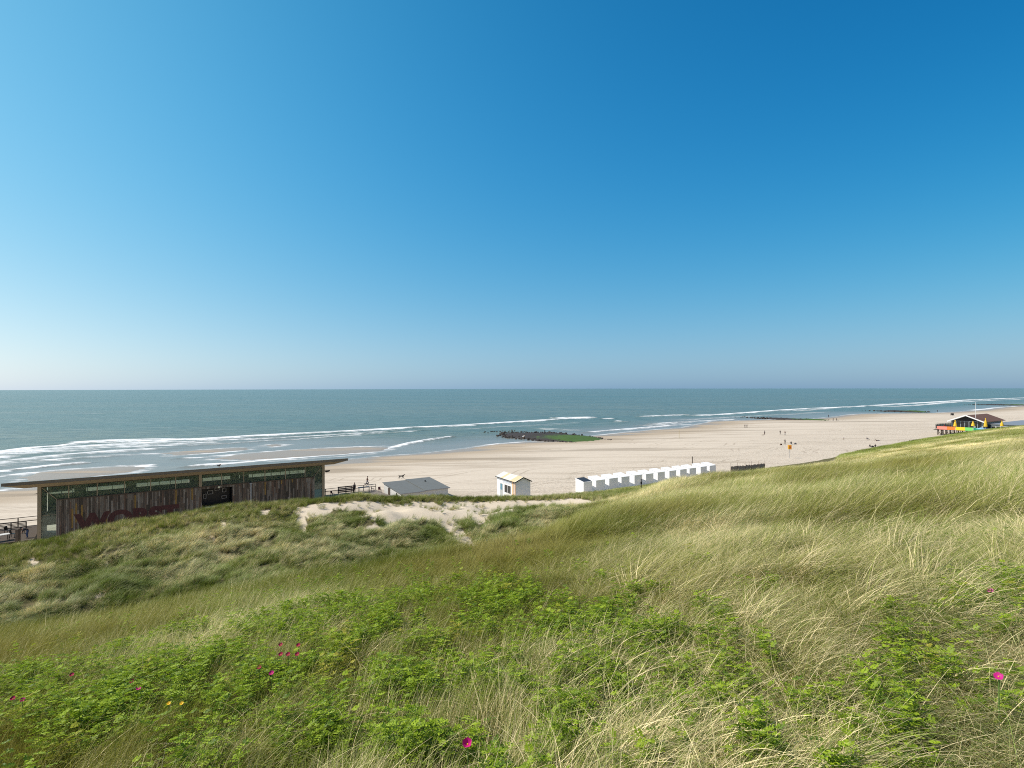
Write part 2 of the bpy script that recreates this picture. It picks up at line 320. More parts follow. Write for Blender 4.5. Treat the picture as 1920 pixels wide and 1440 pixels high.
U, V = np.meshgrid(ub, vb, indexing='ij'); X, Y = xy(U, V); P = np.stack([U, V], -1)
foam = np.zeros_like(U); lift = np.zeros_like(U); wob = (fbm(U/14, V/14, 3)-.5)
for pts, hw, k in FOAM:
    L_ = unp(pts); d, tt = segd(P, L_); n = len(L_)-1; end = sst(0, .35, np.minimum(tt, n-tt))
    amp = .55+.9*fbm(U/16+hw, V/5+k*9, 3); f = .9*k*amp*sst(1.1, .1, (d+wob*hw*1.2)/(hw*1.7))*(.25+.75*end)
    foam = np.maximum(foam, f); lift = np.maximum(lift, k*sst(1.6, 0, d/hw))
d, s2 = landsd(U, V); shal = np.maximum(d, s2)
edge = sst(3.2, .6, np.abs(shal+.8))*(.25+.55*fbm(U/10, V/10, 3)); foam = np.maximum(foam, edge*.8)
Z = SEA+lift*.6*sst(-2, -14, shal)
depth = sst(-2, -55, shal+(fbm(U/40, V/25, 3)-.5)*20)
t = NT('sea_water'); fo = t.attr('foam'); dp = t.attr('deep')
c1 = t.coords((.035, .16, 1), -CA); c2 = t.coords((.3, 1.1, 1), -CA); c3 = t.coords((.0016, .012, 1), -CA); c4 = t.coords((.10, .5, 1), -CA)
n1 = t.noise(c1, 1, 5, .6); n2 = t.noise(c2, 1, 5, .65); n3 = t.noise(c3, 1, 4, .6); n4 = t.noise(c4, 1, 4, .7)
deep = t.mix(t.ramp(n3, .35, .65), (.10, .155, .122), (.155, .185, .135)); deep = t.mix(t.ramp(n4, .42, .62), deep, (.066, .104, .09)); deep = t.mix(t.ramp(n1, .55, .75), deep, (.21, .235, .20))
shl = t.mix(n1, (.15, .175, .165), (.27, .24, .19))
wc = t.mix(dp, shl, deep)
cf = t.noise(t.coords((.22, .7, 1), -CA), 1, 6, .75); cap = t.noise(t.coords((.045, .35, 1), -CA), 1, 3, .6)
caps = t.math('MULTIPLY', t.ramp(cap, .735, .78), .55)
fk = t.math('ADD', fo, t.math('MULTIPLY', t.math('SUBTRACT', cf, .5), 2.0)); cg = t.noise(t.coords((.06, .28, 1), -CA), 1, 4, .7); fk = t.math('ADD', fk, t.math('MULTIPLY', t.math('SUBTRACT', cg, .5), 1.6)); fm = t.math('MULTIPLY', t.ramp(fk, .12, .95), t.ramp(fo, .03, .22)); fm = t.math('MAXIMUM', fm, caps); fm = t.math('MAXIMUM', fm, t.math('MULTIPLY', t.ramp(fo, .1, 1.0), .38))
col = t.mix(fm, wc, (.80, .82, .83))
rg = t.n('MapRange'); t.l(fm, rg.inputs[0]); rg.inputs[3].default_value = .24; rg.inputs[4].default_value = .85
h = t.math('ADD', t.math('MULTIPLY', n1, 1.0), t.math('ADD', t.math('MULTIPLY', n2, .28), t.math('MULTIPLY', n4, .6))); h = t.math('MULTIPLY', h, t.math('ADD', t.math('MULTIPLY', dp, .8), .2))
b = t.bsdf(col, .2, h, 1.0, .9, .22, 0, rg.outputs[0]); b.inputs['IOR'].default_value = 1.33
M['sea'] = t.done(b)
me = npmesh('sea', np.stack([X, Y, Z], -1).reshape(-1, 3), gridfaces(len(ub), len(vb)), [M['sea']], {'foam': foam, 'deep': depth})
tag(link(bpy.data.objects.new('sea', me)), 'grey green open sea with white breakers along the beach', 'sea', None, 'structure')
# ------------------------------------------------------------------ grass and roses: small meshes set out over the dune
def blade_mesh(name, mat, n, rad, L0, L1, wd, seg, th0, th1, azs, curl=1.0, wob=.25, fan=0., zoff=-.03):
    g = RNG; k = seg+1; V = np.zeros((n, k, 2, 3)); rnd = g.random(n)
    r = rad*np.sqrt(g.random(n)); q = g.random(n)*6.283; bx = r*np.cos(q); by = r*np.sin(q)
    az = g.normal(0, azs, n)+fan*np.where(r > 0, 1, 0)*np.sin(q); ln = L0+(L1-L0)*g.random(n)
    a0 = R(th0)*(.4+1.2*g.random(n)); a1 = R(th1)*(.55+.7*g.random(n)); p = np.stack([bx, by, np.full(n, zoff)], -1)
    side = az+1.571+g.normal(0, .5, n); sx = np.stack([np.cos(side), np.sin(side), g.normal(0, .25, n)], -1); sx /= np.linalg.norm(sx, axis=-1, keepdims=True)
    daz = g.normal(0, wob, n)
    for j in range(k):
        s = j/seg; w_ = wd*(1-s**1.6)*(.7+.6*rnd)+.0006
        V[:, j, 0] = p-sx*(w_/2)[:, None]; V[:, j, 1] = p+sx*(w_/2)[:, None]
        th = a0+(a1-a0)*s**curl; aa = az+daz*s
        p = p+np.stack([np.sin(th)*np.cos(aa), np.sin(th)*np.sin(aa), np.cos(th)], -1)*(ln/seg)[:, None]
        p[:, 2] = np.maximum(p[:, 2], .01+.05*rnd)
    base = (np.arange(n)*k*2)[:, None]+np.arange(seg)[None]*2; b = base.ravel()
    Fq = np.stack([b, b+1, b+3, b+2], 1)
    T = np.broadcast_to((np.arange(k)/seg)[None, :, None], (n, k, 2)); Rn = np.broadcast_to(rnd[:, None, None], (n, k, 2))
    return bpy.data.objects.new(name, npmesh(name, V.reshape(-1, 3), Fq, [mat], {'rnd': Rn, 'tt': T}))
def grass_material(name, green, blue, straw, brown):
    t = NT(name); rnd = t.attr('rnd'); tt = t.attr('tt'); tone = t.attr('tone', 'INSTANCER'); hue = t.attr('hue', 'INSTANCER'); br = t.attr('bri', 'INSTANCER')
    g = t.mix(t.math('MULTIPLY', hue, 1.0, clamp=True), green, blue); g = t.mix(t.math('MULTIPLY', hue, -1.0, clamp=True), g, brown)
    k = t.math('ADD', tone, t.math('MULTIPLY', t.math('SUBTRACT', rnd, .5), 1.1)); k = t.math('ADD', k, t.math('MULTIPLY', t.math('SUBTRACT', .45, tt), .25))
    c = t.mix(t.ramp(k, .25, .8), g, straw); rr = t.math('FRACT', t.math('MULTIPLY', rnd, 7.31))
    sc = t.math('MULTIPLY', t.math('ADD', .65, t.math('MULTIPLY', rr, .65)), br)
    h = t.n('HueSaturation'); t.l(c, h.inputs['Color']); t.l(sc, h.inputs['Value'])
    b = t.bsdf(h.outputs[0], .55, spec=.35); tr = t.n('BsdfTranslucent'); t.l(h.outputs[0], tr.inputs[0])
    mx = t.n('MixShader'); mx.inputs[0].default_value = .24; t.l(b.outputs[0], mx.inputs[1]); t.l(tr.outputs[0], mx.inputs[2]); return t.done(mx)
GM = grass_material('marram_blades', (.185, .25, .026), (.17, .255, .08), (.80, .675, .38), (.33, .275, .055))
def scatter(name, label, cat, protos, x, y, yaw, scl, at_, sink=.0, zadd=None):
    """one object of uncountable plants: every vertex carries one small plant mesh"""
    col = bpy.data.collections.new(name+'_plants')
    for p in protos: col.objects.link(p)
    z = hterr(x, y)-sink
    if zadd is not None: z = z+zadd
    n = hnorm(x, y); tx = np.stack([np.cos(yaw), np.sin(yaw), np.zeros_like(yaw)], -1)
    tx = tx-n*np.sum(tx*n, -1, keepdims=True); tx /= np.linalg.norm(tx, axis=-1, keepdims=True); ty = np.cross(n, tx)
    rot = np.stack([np.arctan2(ty[:, 2], n[:, 2]), -np.arcsin(np.clip(tx[:, 2], -1, 1)), np.arctan2(tx[:, 1], tx[:, 0])], -1)
    me = bpy.data.meshes.new(name); me.vertices.add(len(x)); me.vertices.foreach_set('co', np.stack([x, y, z], -1).astype(np.float32).ravel())
    a = me.attributes.new('rot', 'FLOAT_VECTOR', 'POINT'); a.data.foreach_set('vector', rot.astype(np.float32).ravel())
    at_ = dict(at_); at_['scl'] = scl
    for k, v in at_.items(): a = me.attributes.new(k, 'FLOAT', 'POINT'); a.data.foreach_set('value', np.asarray(v, np.float32))
    a = me.attributes.new('idx', 'INT', 'POINT'); a.data.foreach_set('value', RNG.integers(0, len(protos), len(x)).astype(np.int32))
    o = link(bpy.data.objects.new(name, me))
    ng = bpy.data.node_groups.new(name, 'GeometryNodeTree'); ng.interface.new_socket('Geometry', in_out='INPUT', socket_type='NodeSocketGeometry'); ng.interface.new_socket('Geometry', in_out='OUTPUT', socket_type='NodeSocketGeometry')
    N = ng.nodes.new; gi = N('NodeGroupInput'); go = N('NodeGroupOutput'); ip = N('GeometryNodeInstanceOnPoints'); ci = N('GeometryNodeCollectionInfo'); ci.inputs[0].default_value = col; ci.inputs['Separate Children'].default_value = True; ci.inputs['Reset Children'].default_value = True
    def na(nm, ty):
        q = N('GeometryNodeInputNamedAttribute'); q.data_type = ty; q.inputs[0].default_value = nm; return q.outputs[0]
    er = N('FunctionNodeEulerToRotation'); Lk = ng.links.new; Lk(na('rot', 'FLOAT_VECTOR'), er.inputs[0]); Lk(er.outputs[0], ip.inputs['Rotation']); Lk(na('scl', 'FLOAT'), ip.inputs['Scale']); Lk(na('idx', 'INT'), ip.inputs['Instance Index']); ip.inputs['Pick Instance'].default_value = True
    Lk(gi.outputs[0], ip.inputs['Points']); Lk(ci.outputs[0], ip.inputs['Instance']); Lk(ip.outputs[0], go.inputs[0])
    o.modifiers.new('plants', 'NODES').node_group = ng
    return tag(o, label, cat, None, 'stuff')
def polar(n, r0, r1, a0=-58, a1=58):
    r = np.sqrt(r0**2+(r1**2-r0**2)*RNG.random(n)); a = np.radians(a0+(a1-a0)*RNG.random(n)); return r*np.sin(a), r*np.cos(a)
def keep(m, *A): return [a[m] for a in A]
# where the roses grow, as an outline on the photograph
ROSE = np.array([(-200, 1330), (0, 1285), (120, 1262), (230, 1245), (330, 1222), (440, 1205), (520, 1180), (560, 1150), (640, 1128), (720, 1108), (850, 1100), (960, 1110), (1010, 1140), (1100, 1150), (1230, 1160), (1220, 1220), (1200, 1300), (1290, 1350), (1400, 1385), (1600, 1400), (1700, 1500), (1500, 2200), (-600, 2200), (-500, 1400)], float)
ROSE2 = [(1190, 1300, 90, 60), (1560, 1400, 110, 35), (1850, 1200, 80, 70), (1770, 1330, 110, 40), (1700, 1250, 60, 16), (1880, 1390, 70, 40), (1490, 1010, 22, 10), (1140, 1022, 22, 6), (1830, 1045, 70, 12), (1450, 1130, 40, 8), (1370, 1200, 40, 25),
         (1380, 1280, 60, 22), (620, 1045, 20, 6), (1580, 1000, 30, 8), (1350, 975, 35, 8), (1660, 905, 40, 6), (400, 1180, 40, 12), (1720, 1195, 40, 8)]
def rosemask(x, y, z):
    px, py = topix(x, y, z); P = np.stack([px, py], -1); d, _ = segd(P, ROSE, True); s = np.where(inside(P, ROSE), d, -d)/90
    n = (fbm(x/1.1+60, y/1.1, 3)-.5)*.45+(fbm(x/.33+10, y/.33, 2)-.5)*1.1; m = .85*sst(-.45, .65, np.minimum(s, .36-.26*sst(6.5, 3.5, np.hypot(x, y)))+n*4.2)
    for cx, cy, rx, ry in ROSE2: m = np.maximum(m, sst(1.4, .6, np.hypot((px-cx)/rx, (py-cy)/ry)+n*2.2)*.5)
    return np.where(y > .3, m, .3)
def veg(x, y):
    """tone (0 green, 1 straw), hue (+1 blue green, -1 brown), brightness, openness of the sward"""
    z = hterr(x, y); px, py = topix(x, y, z); u, v = uv(x, y); r = np.hypot(x, y); vc = 76-6*sst(38, 62, u)
    az = np.degrees(np.arctan2(x, y)); k = sst(-2, 14, az); n = fbm(x/4+8, y/4, 3)-.5; nl = fbm(x/15, y/15+50, 3)-.5
    crest = sst(9, 2, np.abs(v-vc+1))
    far_left = (1-k)*sst(26, 40, v)
    tone = .42+.16*k+n*1.2+nl*.8; tone = tone-.26*(1-k*.85)*sst(30, 20, v)-.06*k
    tone = tone*(1-far_left)+far_left*(.16+n*1.2+nl*.5)
    tone = tone*(1-crest*.75)+crest*.75*(.16+n*.4)
    tone = tone-.22*k*sst(90, 150, r)
    hue = (n*1.7-.24)*k+(1-k)*(1-sst(26, 40, v))*(-.45+n*1.5)+far_left*(.30+n*2.0)
    hue = hue*(1-crest)+crest*(-.1)
    hue = hue+.5*sst(1500, 1900, px)*sst(1050, 1250, py)
    bri = 1.04+nl*.4+n*.3-.14*far_left
    return z, px, py, u, v, r, k, tone, hue, bri, crest, far_left
def sow(name, label, protos, n, r0, r1, yaw_s, s0, s1, a0=-58, a1=58, cond=None, sink=0., sk=.955):
    x, y = polar(n, r0, r1, a0, a1); z, px, py, u, v, r, k, tone, hue, bri, crest, fl = veg(x, y)
    sm = sandmask(x, y, z); rm = rosemask(x, y, z); vc = 76-6*sst(38, 62, u); q = RNG.random(len(x))
    m = (v < vc+3.5) & (q > np.where(v < vc-1, sm*sk, sm*1.02))
    if cond is not None: m &= cond(x, y, px, py, u, v, r, k, rm, crest, fl, RNG.random(len(x)))
    x, y, tone, hue, bri, r = keep(m, x, y, tone, hue, bri, r)
    # the wind lays the grass over to the right; close by on the right it falls towards the viewer
    yaw = RNG.normal(0, yaw_s, len(x))+(fbm(x/3.5+70, y/3.5, 2)-.5)*3.0-.12-.85*sst(10, 3, r)*sst(0, 2.2, x)
    return scatter(name, label, 'grass', protos, x, y, yaw, s0+(s1-s0)*RNG.random(len(x)), {'tone': tone+RNG.normal(0, .15, len(x)), 'hue': hue, 'bri': bri*(1+RNG.normal(0, .09, len(x)))}, sink)
# prototypes
lodN = [blade_mesh('marram_tuft', GM, 85, .12, .38, .85, .0044, 7, 34, 114, .62, .75, .45, .7) for _ in range(6)]
uprN = [blade_mesh('thin_tuft', GM, 60, .16, .22, .52, .0030, 6, 10, 55, .6, 1.3, .3, .4) for _ in range(6)]
dryN = [blade_mesh('dry_litter', GM, 45, .28, .25, .7, .0040, 5, 70, 96, 1.3, .6, .9, 0.) for _ in range(4)]
lodM = [blade_mesh('marram_patch', GM, 110, .42, .45, .9, .0062, 5, 25, 104, .4, .8, .35, .4) for _ in range(6)]
uprM = [blade_mesh('thin_patch', GM, 110, .42, .3, .65, .0055, 4, 10, 55, .6, 1.2, .3, .3) for _ in range(6)]
lodF = [blade_mesh('marram_far', GM, 130, .9, .45, .85, .013, 4, 22, 92, .45, .8, .3, .3) for _ in range(6)]
uprF = [blade_mesh('upright_far', GM, 130, .8, .35, .75, .012, 3, 8, 48, .5, 1.2, .3, .3) for _ in range(6)]
hv0 = lambda x, y, px, py, u, v, r, k, rm, c, fl, q: q < (k*(1-rm*.6)+.18*(1-rm*.6))*(.25+1.5*sst(.38, .6, fbm(x/.7+2, y/.7, 2)))
hv = hv0
sow('marram_grass', 'long straw and green marram grass laid over by the wind near the viewer', lodN, 40000, .3, 14, .5, .6, 1.0, -100, 100, cond=hv)
sow('thin_grass', 'thin upright olive grass among the roses on the near slope', uprN, 20000, .3, 14, .5, .6, 1.0, -100, 100, cond=lambda x, y, px, py, u, v, r, k, rm, c, fl, q: q < (1-k*.72)*(1-rm*.6))
sow('dry_grass_litter', 'flattened dead grass lying under the near vegetation', dryN, 12000, .2, 14, 3, .8, 1.1, -100, 100, cond=lambda x, y, px, py, u, v, r, k, rm, c, fl, q: q < .25+.4*k-.2*rm)
sow('marram_grass', 'wind blown straw coloured marram on the right hand slope', lodM, 38000, 13, 42, .25, .65, 1.35, -30, 66, cond=lambda x, y, px, py, u, v, r, k, rm, c, fl, q: q < (.12+.88*k)*(.10+1.5*sst(.38, .56, fbm(x/1.1+2, y/1.1, 2))))
sow('thin_grass', 'olive brown grass on the shoulder above the hollow', uprM, 24000, 13, 42, .5, .8, 1.1, -68, 30, cond=lambda x, y, px, py, u, v, r, k, rm, c, fl, q: q < (1-k)*(1-rm*.5))
lodL = [blade_mesh('marram_clump', GM, 80, .26, .4, .85, .011, 4, 26, 80, .55, .9, .35, .9) for _ in range(6)]
uprL = [blade_mesh('upright_clump', GM, 60, .22, .35, .72, .010, 4, 10, 50, .6, 1.2, .35, .6) for _ in range(6)]
sow('marram_grass', 'blue green and pale marram clumps covering the left dune beyond the hollow', lodL, 42000, 36, 84, .35, .7, 1.5, -58, 12, cond=lambda x, y, px, py, u, v, r, k, rm, c, fl, q: (q > c*.9) & (q < .08+1.5*sst(.40, .58, fbm(x/1.0+7, y/1.0, 2))), sk=.94)
sow('upright_grass', 'fresh green upright grass on the crest of the left dune', uprL, 42000, 50, 105, .5, .7, 1.15, -58, 12, cond=lambda x, y, px, py, u, v, r, k, rm, c, fl, q: q < c*1.0)
sow('marram_grass', 'windswept marram on the middle distance of the right hand slope', lodF, 30000, 38, 125, .3, .75, 1.15, 10, 58, cond=lambda x, y, px, py, u, v, r, k, rm, c, fl, q: q > c*.9)
sow('upright_grass', 'fresh green upright grass along the dune edge above the beach', uprF, 46000, 60, 125, .5, .7, 1.1, 10, 58, cond=lambda x, y, px, py, u, v, r, k, rm, c, fl, q: q < c*1.0+.05)
sow('marram_grass', 'distant marram on the dune running along the beach', lodF, 110000, 122, 420, .3, .95, 1.4, 30, 58, cond=lambda x, y, px, py, u, v, r, k, rm, c, fl, q: (v > -60) & (q < 1))
tus = [blade_mesh('tussock', GM, 190, .17, .6, 1.15, .0065, 6, 34, 112, .40, .75, .35, .9) for _ in range(5)]
sow('marram_tussocks', 'larger windswept tussocks of pale marram standing out of the right hand slope', tus, 5600, 5.5, 62, .4, .6, 1.15, -20, 58, cond=lambda x, y, px, py, u, v, r, k, rm, c, fl, q: (q < k*(1-rm*.8)*sst(.46, .6, fbm(x/2.3+33, y/2.3, 2))) & (c < .5))
sow('marram_tussocks', 'rounded marram tussocks roughening the left dune', tus, 9000, 38, 80, .6, .7, 1.3, -58, 10, cond=lambda x, y, px, py, u, v, r, k, rm, c, fl, q: (q < fl*sst(.44, .6, fbm(x/2.5+3, y/2.5, 2))) & (c < .6))
# rose shrubs
def leaf_material(name, a, b, yel):
    t = NT(name); rnd = t.attr('rnd'); hue = t.attr('hue', 'INSTANCER'); c = t.mix(rnd, a, b); c = t.mix(t.ramp(hue, .72, 1.0), c, yel)
    bs = t.bsdf(c, .5, spec=.3); tr = t.n('BsdfTranslucent'); t.l(t.mix(.4, c, (.30, .42, .03)), tr.inputs[0]); mx = t.n('MixShader'); mx.inputs[0].default_value = .38
    t.l(bs.outputs[0], mx.inputs[1]); t.l(tr.outputs[0], mx.inputs[2]); return t.done(mx)
RM = leaf_material('rose_leaf', (.09, .17, .010), (.37, .49, .03), (.42, .38, .05))
M['twig'] = wood('twig', (.22, .16, .10))
def sprig(n_leaf, H, lod=0):
    V = []; Fc = []; rn = []; g = random
    def quad(pts, r):
        k = len(V); V.extend(pts); rn.extend([r]*len(pts)); return k
    for i in range(n_leaf):
        a = i*2.4+g.uniform(-.4, .4); h = H*(.35+.65*(i+1)/n_leaf); L_ = g.uniform(.07, .12); el = g.uniform(-.15, .7)
        d = Vector((math.cos(a)*math.cos(el), math.sin(a)*math.cos(el), math.sin(el))); s = d.cross(Vector((0, 0, 1))).normalized(); nn = s.cross(d).normalized()
        o = Vector((g.uniform(-.03, .03), g.uniform(-.03, .03), h)); r = g.random()
        np_ = 3 if lod == 0 else 2
        for j in range(np_+1):
            t0 = (j+.7)/(np_+1.2)
            for sg in ((-1, 1) if j < np_ else (0,)):
                b = o+d*L_*t0-Vector((0, 0, 1))*.03*t0*t0*L_/.1; ld = (d*.45+s*sg).normalized() if sg else d; ll = g.uniform(.026, .038)*(1.3 if lod else 1); lw = ll*.60
                ls = ld.cross(nn).normalized(); up = nn*.25*lw+Vector((g.uniform(-.2, .2), g.uniform(-.2, .2), 0))*lw
                p = [b, b+ld*ll*.35+ls*lw*.5+up, b+ld*ll*.75+ls*lw*.38+up, b+ld*ll, b+ld*ll*.75-ls*lw*.38+up, b+ld*ll*.35-ls*lw*.5+up]
                k = quad(p, min(1, max(0, r+g.uniform(-.2, .2)))); Fc += [(k, k+1, k+2, k+3), (k, k+3, k+4, k+5)]
    me = npmesh('rose_sprig', [tuple(v) for v in V], Fc, [RM], {'rnd': rn}, False); return bpy.data.objects.new('rose_sprig', me)
spr = [sprig(11, .40) for _ in range(7)]; sprM = [sprig(10, .38, 1) for _ in range(4)]
def roses(name, label, protos, n, r0, r1, s0, s1, pw=1.):
    x, y = polar(n, r0, r1); z, px, py, u, v, r, k, tone, hue, bri, c, fl = veg(x, y); rm = rosemask(x, y, z)
    m = (RNG.random(n) < rm**pw); x, y = keep(m, x, y)
    return scatter(name, label, 'rose shrub', protos, x, y, RNG.random(len(x))*6.28, s0+(s1-s0)*RNG.random(len(x)), {'hue': np.clip(fbm(x/.5, y/.5, 2)+RNG.normal(0, .12, len(x)), 0, 1)}, .04, fbm(x/.45+4, y/.45, 2)*.16)
roses('rose_leaves', 'low bright green rose shrub spreading over the near slope', spr, 19000, .4, 9, .45, .8, 1.0)
roses('rose_leaves', 'patch of green rose shrub further down the slope', sprM, 30000, 8.5, 40, .5, .8, 1.0)
# ================================================================== buildings and things
def XZ(pts, ext=0): pass
white = paint('white_paint', (.80, .80, .80), .55, .03, 2); offw = paint('weathered_white', (.62, .62, .60), .6, .1, 2)
tan = wood('pale_timber', (.29, .235, .16)); dkwood = wood('dark_timber', (.085, .065, .05)); greyw = wood('grey_timber', (.22, .19, .16))
dark = paint('dark_paint', (.02, .02, .022), .5); mgrey = paint('grey_metal', (.30, .31, .33), .45, .08, 3, .3); blackm = paint('black_cloth', (.015, .015, .018), .8)
roofg = paint('grey_roofing', (.15, .16, .155), .7, .1, 1.2); fascm = wood('stained_fascia', (.17, .14, .11), .7, (.4, 3, 3)); alu = paint('aluminium_trim', (.55, .55, .55), .35, .05, 4, .6)
greenp = paint('green_grey_panel', (.11, .19, .18), .5); orange = paint('orange_paint', (.85, .36, .03), .5, .05); bluep = paint('blue_cloth', (.03, .10, .35), .8); redp = paint('red_paint', (.55, .04, .03), .6)
def glass_material():
    t = NT('tinted_glass'); tr = t.n('BsdfTransparent'); tr.inputs[0].default_value = (.86, .93, .90, 1); gl = t.n('BsdfGlossy'); gl.inputs['Roughness'].default_value = .03; gl.inputs['Color'].default_value = (.9, 1, .97, 1)
    sky_sheen = t.n('BsdfDiffuse'); sky_sheen.inputs[0].default_value = (.16, .21, .20, 1); m0 = t.n('MixShader'); m0.inputs[0].default_value = .2; t.l(tr.outputs[0], m0.inputs[1]); t.l(sky_sheen.outputs[0], m0.inputs[2])  # flat grey-green diffuse share stands in for sky reflected in the panes
    fr = t.n('Fresnel'); fr.inputs[0].default_value = 1.5; m1 = t.n('MixShader'); t.l(fr.outputs[0], m1.inputs[0]); t.l(m0.outputs[0], m1.inputs[1]); t.l(gl.outputs[0], m1.inputs[2]); return t.done(m1)
glass = glass_material(); dglass = paint('dark_window', (.018, .024, .026), .12, .1, 2, 0, .6)
def plank_material():
    """reclaimed boards, every board its own tone of brown, grey or ochre"""
    t = NT('reclaimed_planks'); tc = t.n('TexCoord'); sp = t.n('SeparateXYZ'); t.l(tc.outputs['Object'], sp.inputs[0])
    bd = t.math('FLOOR', t.math('MULTIPLY', sp.outputs[0], 5.2)); row = t.math('FLOOR', t.math('ADD', t.math('MULTIPLY', sp.outputs[2], .42), t.math('MULTIPLY', bd, .37)))
    cb = t.n('CombineXYZ'); t.l(bd, cb.inputs[0]); t.l(row, cb.inputs[1]); wn = t.n('TexWhiteNoise', noise_dimensions='2D'); t.l(cb.outputs[0], wn.inputs[0])
    cr = t.n('ValToRGB'); e = cr.color_ramp; cols = [(0, (.08, .064, .05)), (.2, (.17, .125, .095)), (.38, (.23, .195, .16)), (.58, (.13, .105, .085)), (.72, (.31, .27, .23)), (.88, (.17, .11, .08)), (.97, (.34, .21, .06))]
    e.interpolation = 'CONSTANT'; e.elements[0].position = 0; e.elements[0].color = (*cols[0][1], 1); e.elements[1].position = cols[1][0]; e.elements[1].color = (*cols[1][1], 1)
    for p_, c_ in cols[2:]: q = e.elements.new(p_); q.color = (*c_, 1)
    t.l(wn.outputs['Value'], cr.inputs[0]); n = t.noise(t.coords((8, 8, .7)), 1.5, 6, .75); c = t.mix(t.ramp(n, .35, .7), t.mix(.5, cr.outputs[0], (.03, .025, .02)), cr.outputs[0])
    fx = t.math('FRACT', t.math('MULTIPLY', sp.outputs[0], 5.2)); gap = t.math('LESS_THAN', fx, .09); c = t.mix(gap, c, (.012, .010, .008))
    return t.done(t.bsdf(c, .85, t.math('SUBTRACT', n, gap), .6, .02))
planks = plank_material()
def P3(u, v, z): x, y = xy(u, v); return (x, y, z)
# ---------------------------------------------------------------- the beach pavilion; local x along the coast, y towards the sea, z = height
GZ = .6
pav = empty('beach_pavilion', P3(-7.7, 89.6, 0), CA, 'long timber pavilion with glazed band, wide flat roof and lettered plank wall facing the dune', 'pavilion')
W_ = 34.5; DP = 10.5
rf = MB(); zf, zb = 8.02, 5.75
def slab(mb, x0, x1, y0, y1, z0, z1, th, mi=0, taper=0):
    mb.hexa([(x0+taper, y0+taper*.3, z0-th), (x1-taper, y0+taper*.3, z0-th), (x1-taper, y1, z1-th), (x0+taper, y1, z1-th), (x0, y0, z0), (x1, y0, z0), (x1, y1, z1), (x0, y1, z1)], mi)
slab(rf, -3.1, 37.7, -1.55, DP+1.5, zf, zb, .14)
roof = rf.build('roof', roofg, pav)
m = MB(); m.box(-3.12, 37.72, -1.60, -1.552, zf-.34, zf+.015); m.build('fascia', fascm, roof)
m = MB(); m.box(-3.13, 37.73, -1.63, -1.50, zf+.02, zf+.055); m.build('roof_trim', alu, roof)
m = MB(); m.hexa([(-1.2, -.35, 7.12), (35.9, -.35, 7.12), (35.9, 0.0, 7.12), (-1.2, 0, 7.12), (-2.95, -1.5, zf-.36), (37.5, -1.5, zf-.36), (37.5, 0, zf-.45), (-2.95, 0, zf-.45)]); m.build('soffit', tan, roof)
m = MB(); m.box(0, W_, .02, .16, 7.0, 7.115); m.build('top_beam', dkwood, pav)
m = MB(); m.box(1.9, W_-1.6, -.06, .14, 5.30, 5.42); m.build('sill_beam', dkwood, pav)
for x in (0, 17.25, W_-.35):
    m = MB(); m.box(x, x+.38, -.14, .2, -.6 if x != 17.25 else 5.42, 7.12); m.build('post', tan, pav, .01)
# plank wall with the doorway left open
for x0, x1, z0, z1 in ((1.92, 17.62, -.6, 5.30), (17.62, 21.5, 5.02, 5.30), (21.5, W_-1.62, -.6, 5.30)):
    m = MB(); m.box(x0, x1, .02, .12, z0, z1); o = m.build('plank_wall', planks, pav)
for x in (1.80, W_-1.615): m = MB(); m.box(x, x+.115, -.02, .13, -.6, 5.42); m.build('corner_trim', greyw, pav)
for x in (3.0, 5.87, 8.74, 11.61, 14.48, 20.1, 22.97, 25.84, 28.71, 31.58):
    m = MB(); m.box(x-.055, x+.055, 0, .13, 5.43, 7.0); m.build('mullion', tan, pav)
xs = [.4, 3.0, 5.87, 8.74, 11.61, 14.48, 17.25, 20.1, 22.97, 25.84, 28.71, 31.58, W_-.36]
for a, b in zip(xs[:-1], xs[1:]):
    m = MB(); a_ = a+.04+(.34 if abs(a-17.25) < .01 else 0); b_ = b-.04; m.box(a_, b_, .05, .062, 5.43, 6.99); m.build('window_pane', glass, pav)
for s, x0, x1 in ((1, .4, 1.79), (-1, W_-1.49, W_-.37)):
    m = MB(); m.box(x0, x1, .05, .062, 3.4 if s < 0 else -.6, 5.42); m.build('end_glazing', glass, pav)
    m = MB(); m.bar((.4, -.02, 7.0), (1.85, -.02, 5.4), .07) if s > 0 else m.bar((W_-.37, -.02, 7.0), (W_-1.55, -.02, 5.4), .07); m.build('diagonal_brace', tan, pav)
m = MB(); m.box(W_-1.49, W_-.37, .03, .08, -.6, 3.32); m.box(W_-1.49, W_-.37, .02, .1, 3.33, 3.39); m.build('grey_panel', greenp, pav)
m = MB(); m.box(.4, 1.79, .02, .09, 3.55, 3.6); m.build('glazing_bar', tan, pav)
m = MB(); m.tube((23.9, -.12, -.4), (23.9, -.12, 5.28), .11, n=10); m.box(23.72, 24.08, -.24, .0, 5.2, 5.34); m.build('drainpipe', mgrey, pav, smooth=False)
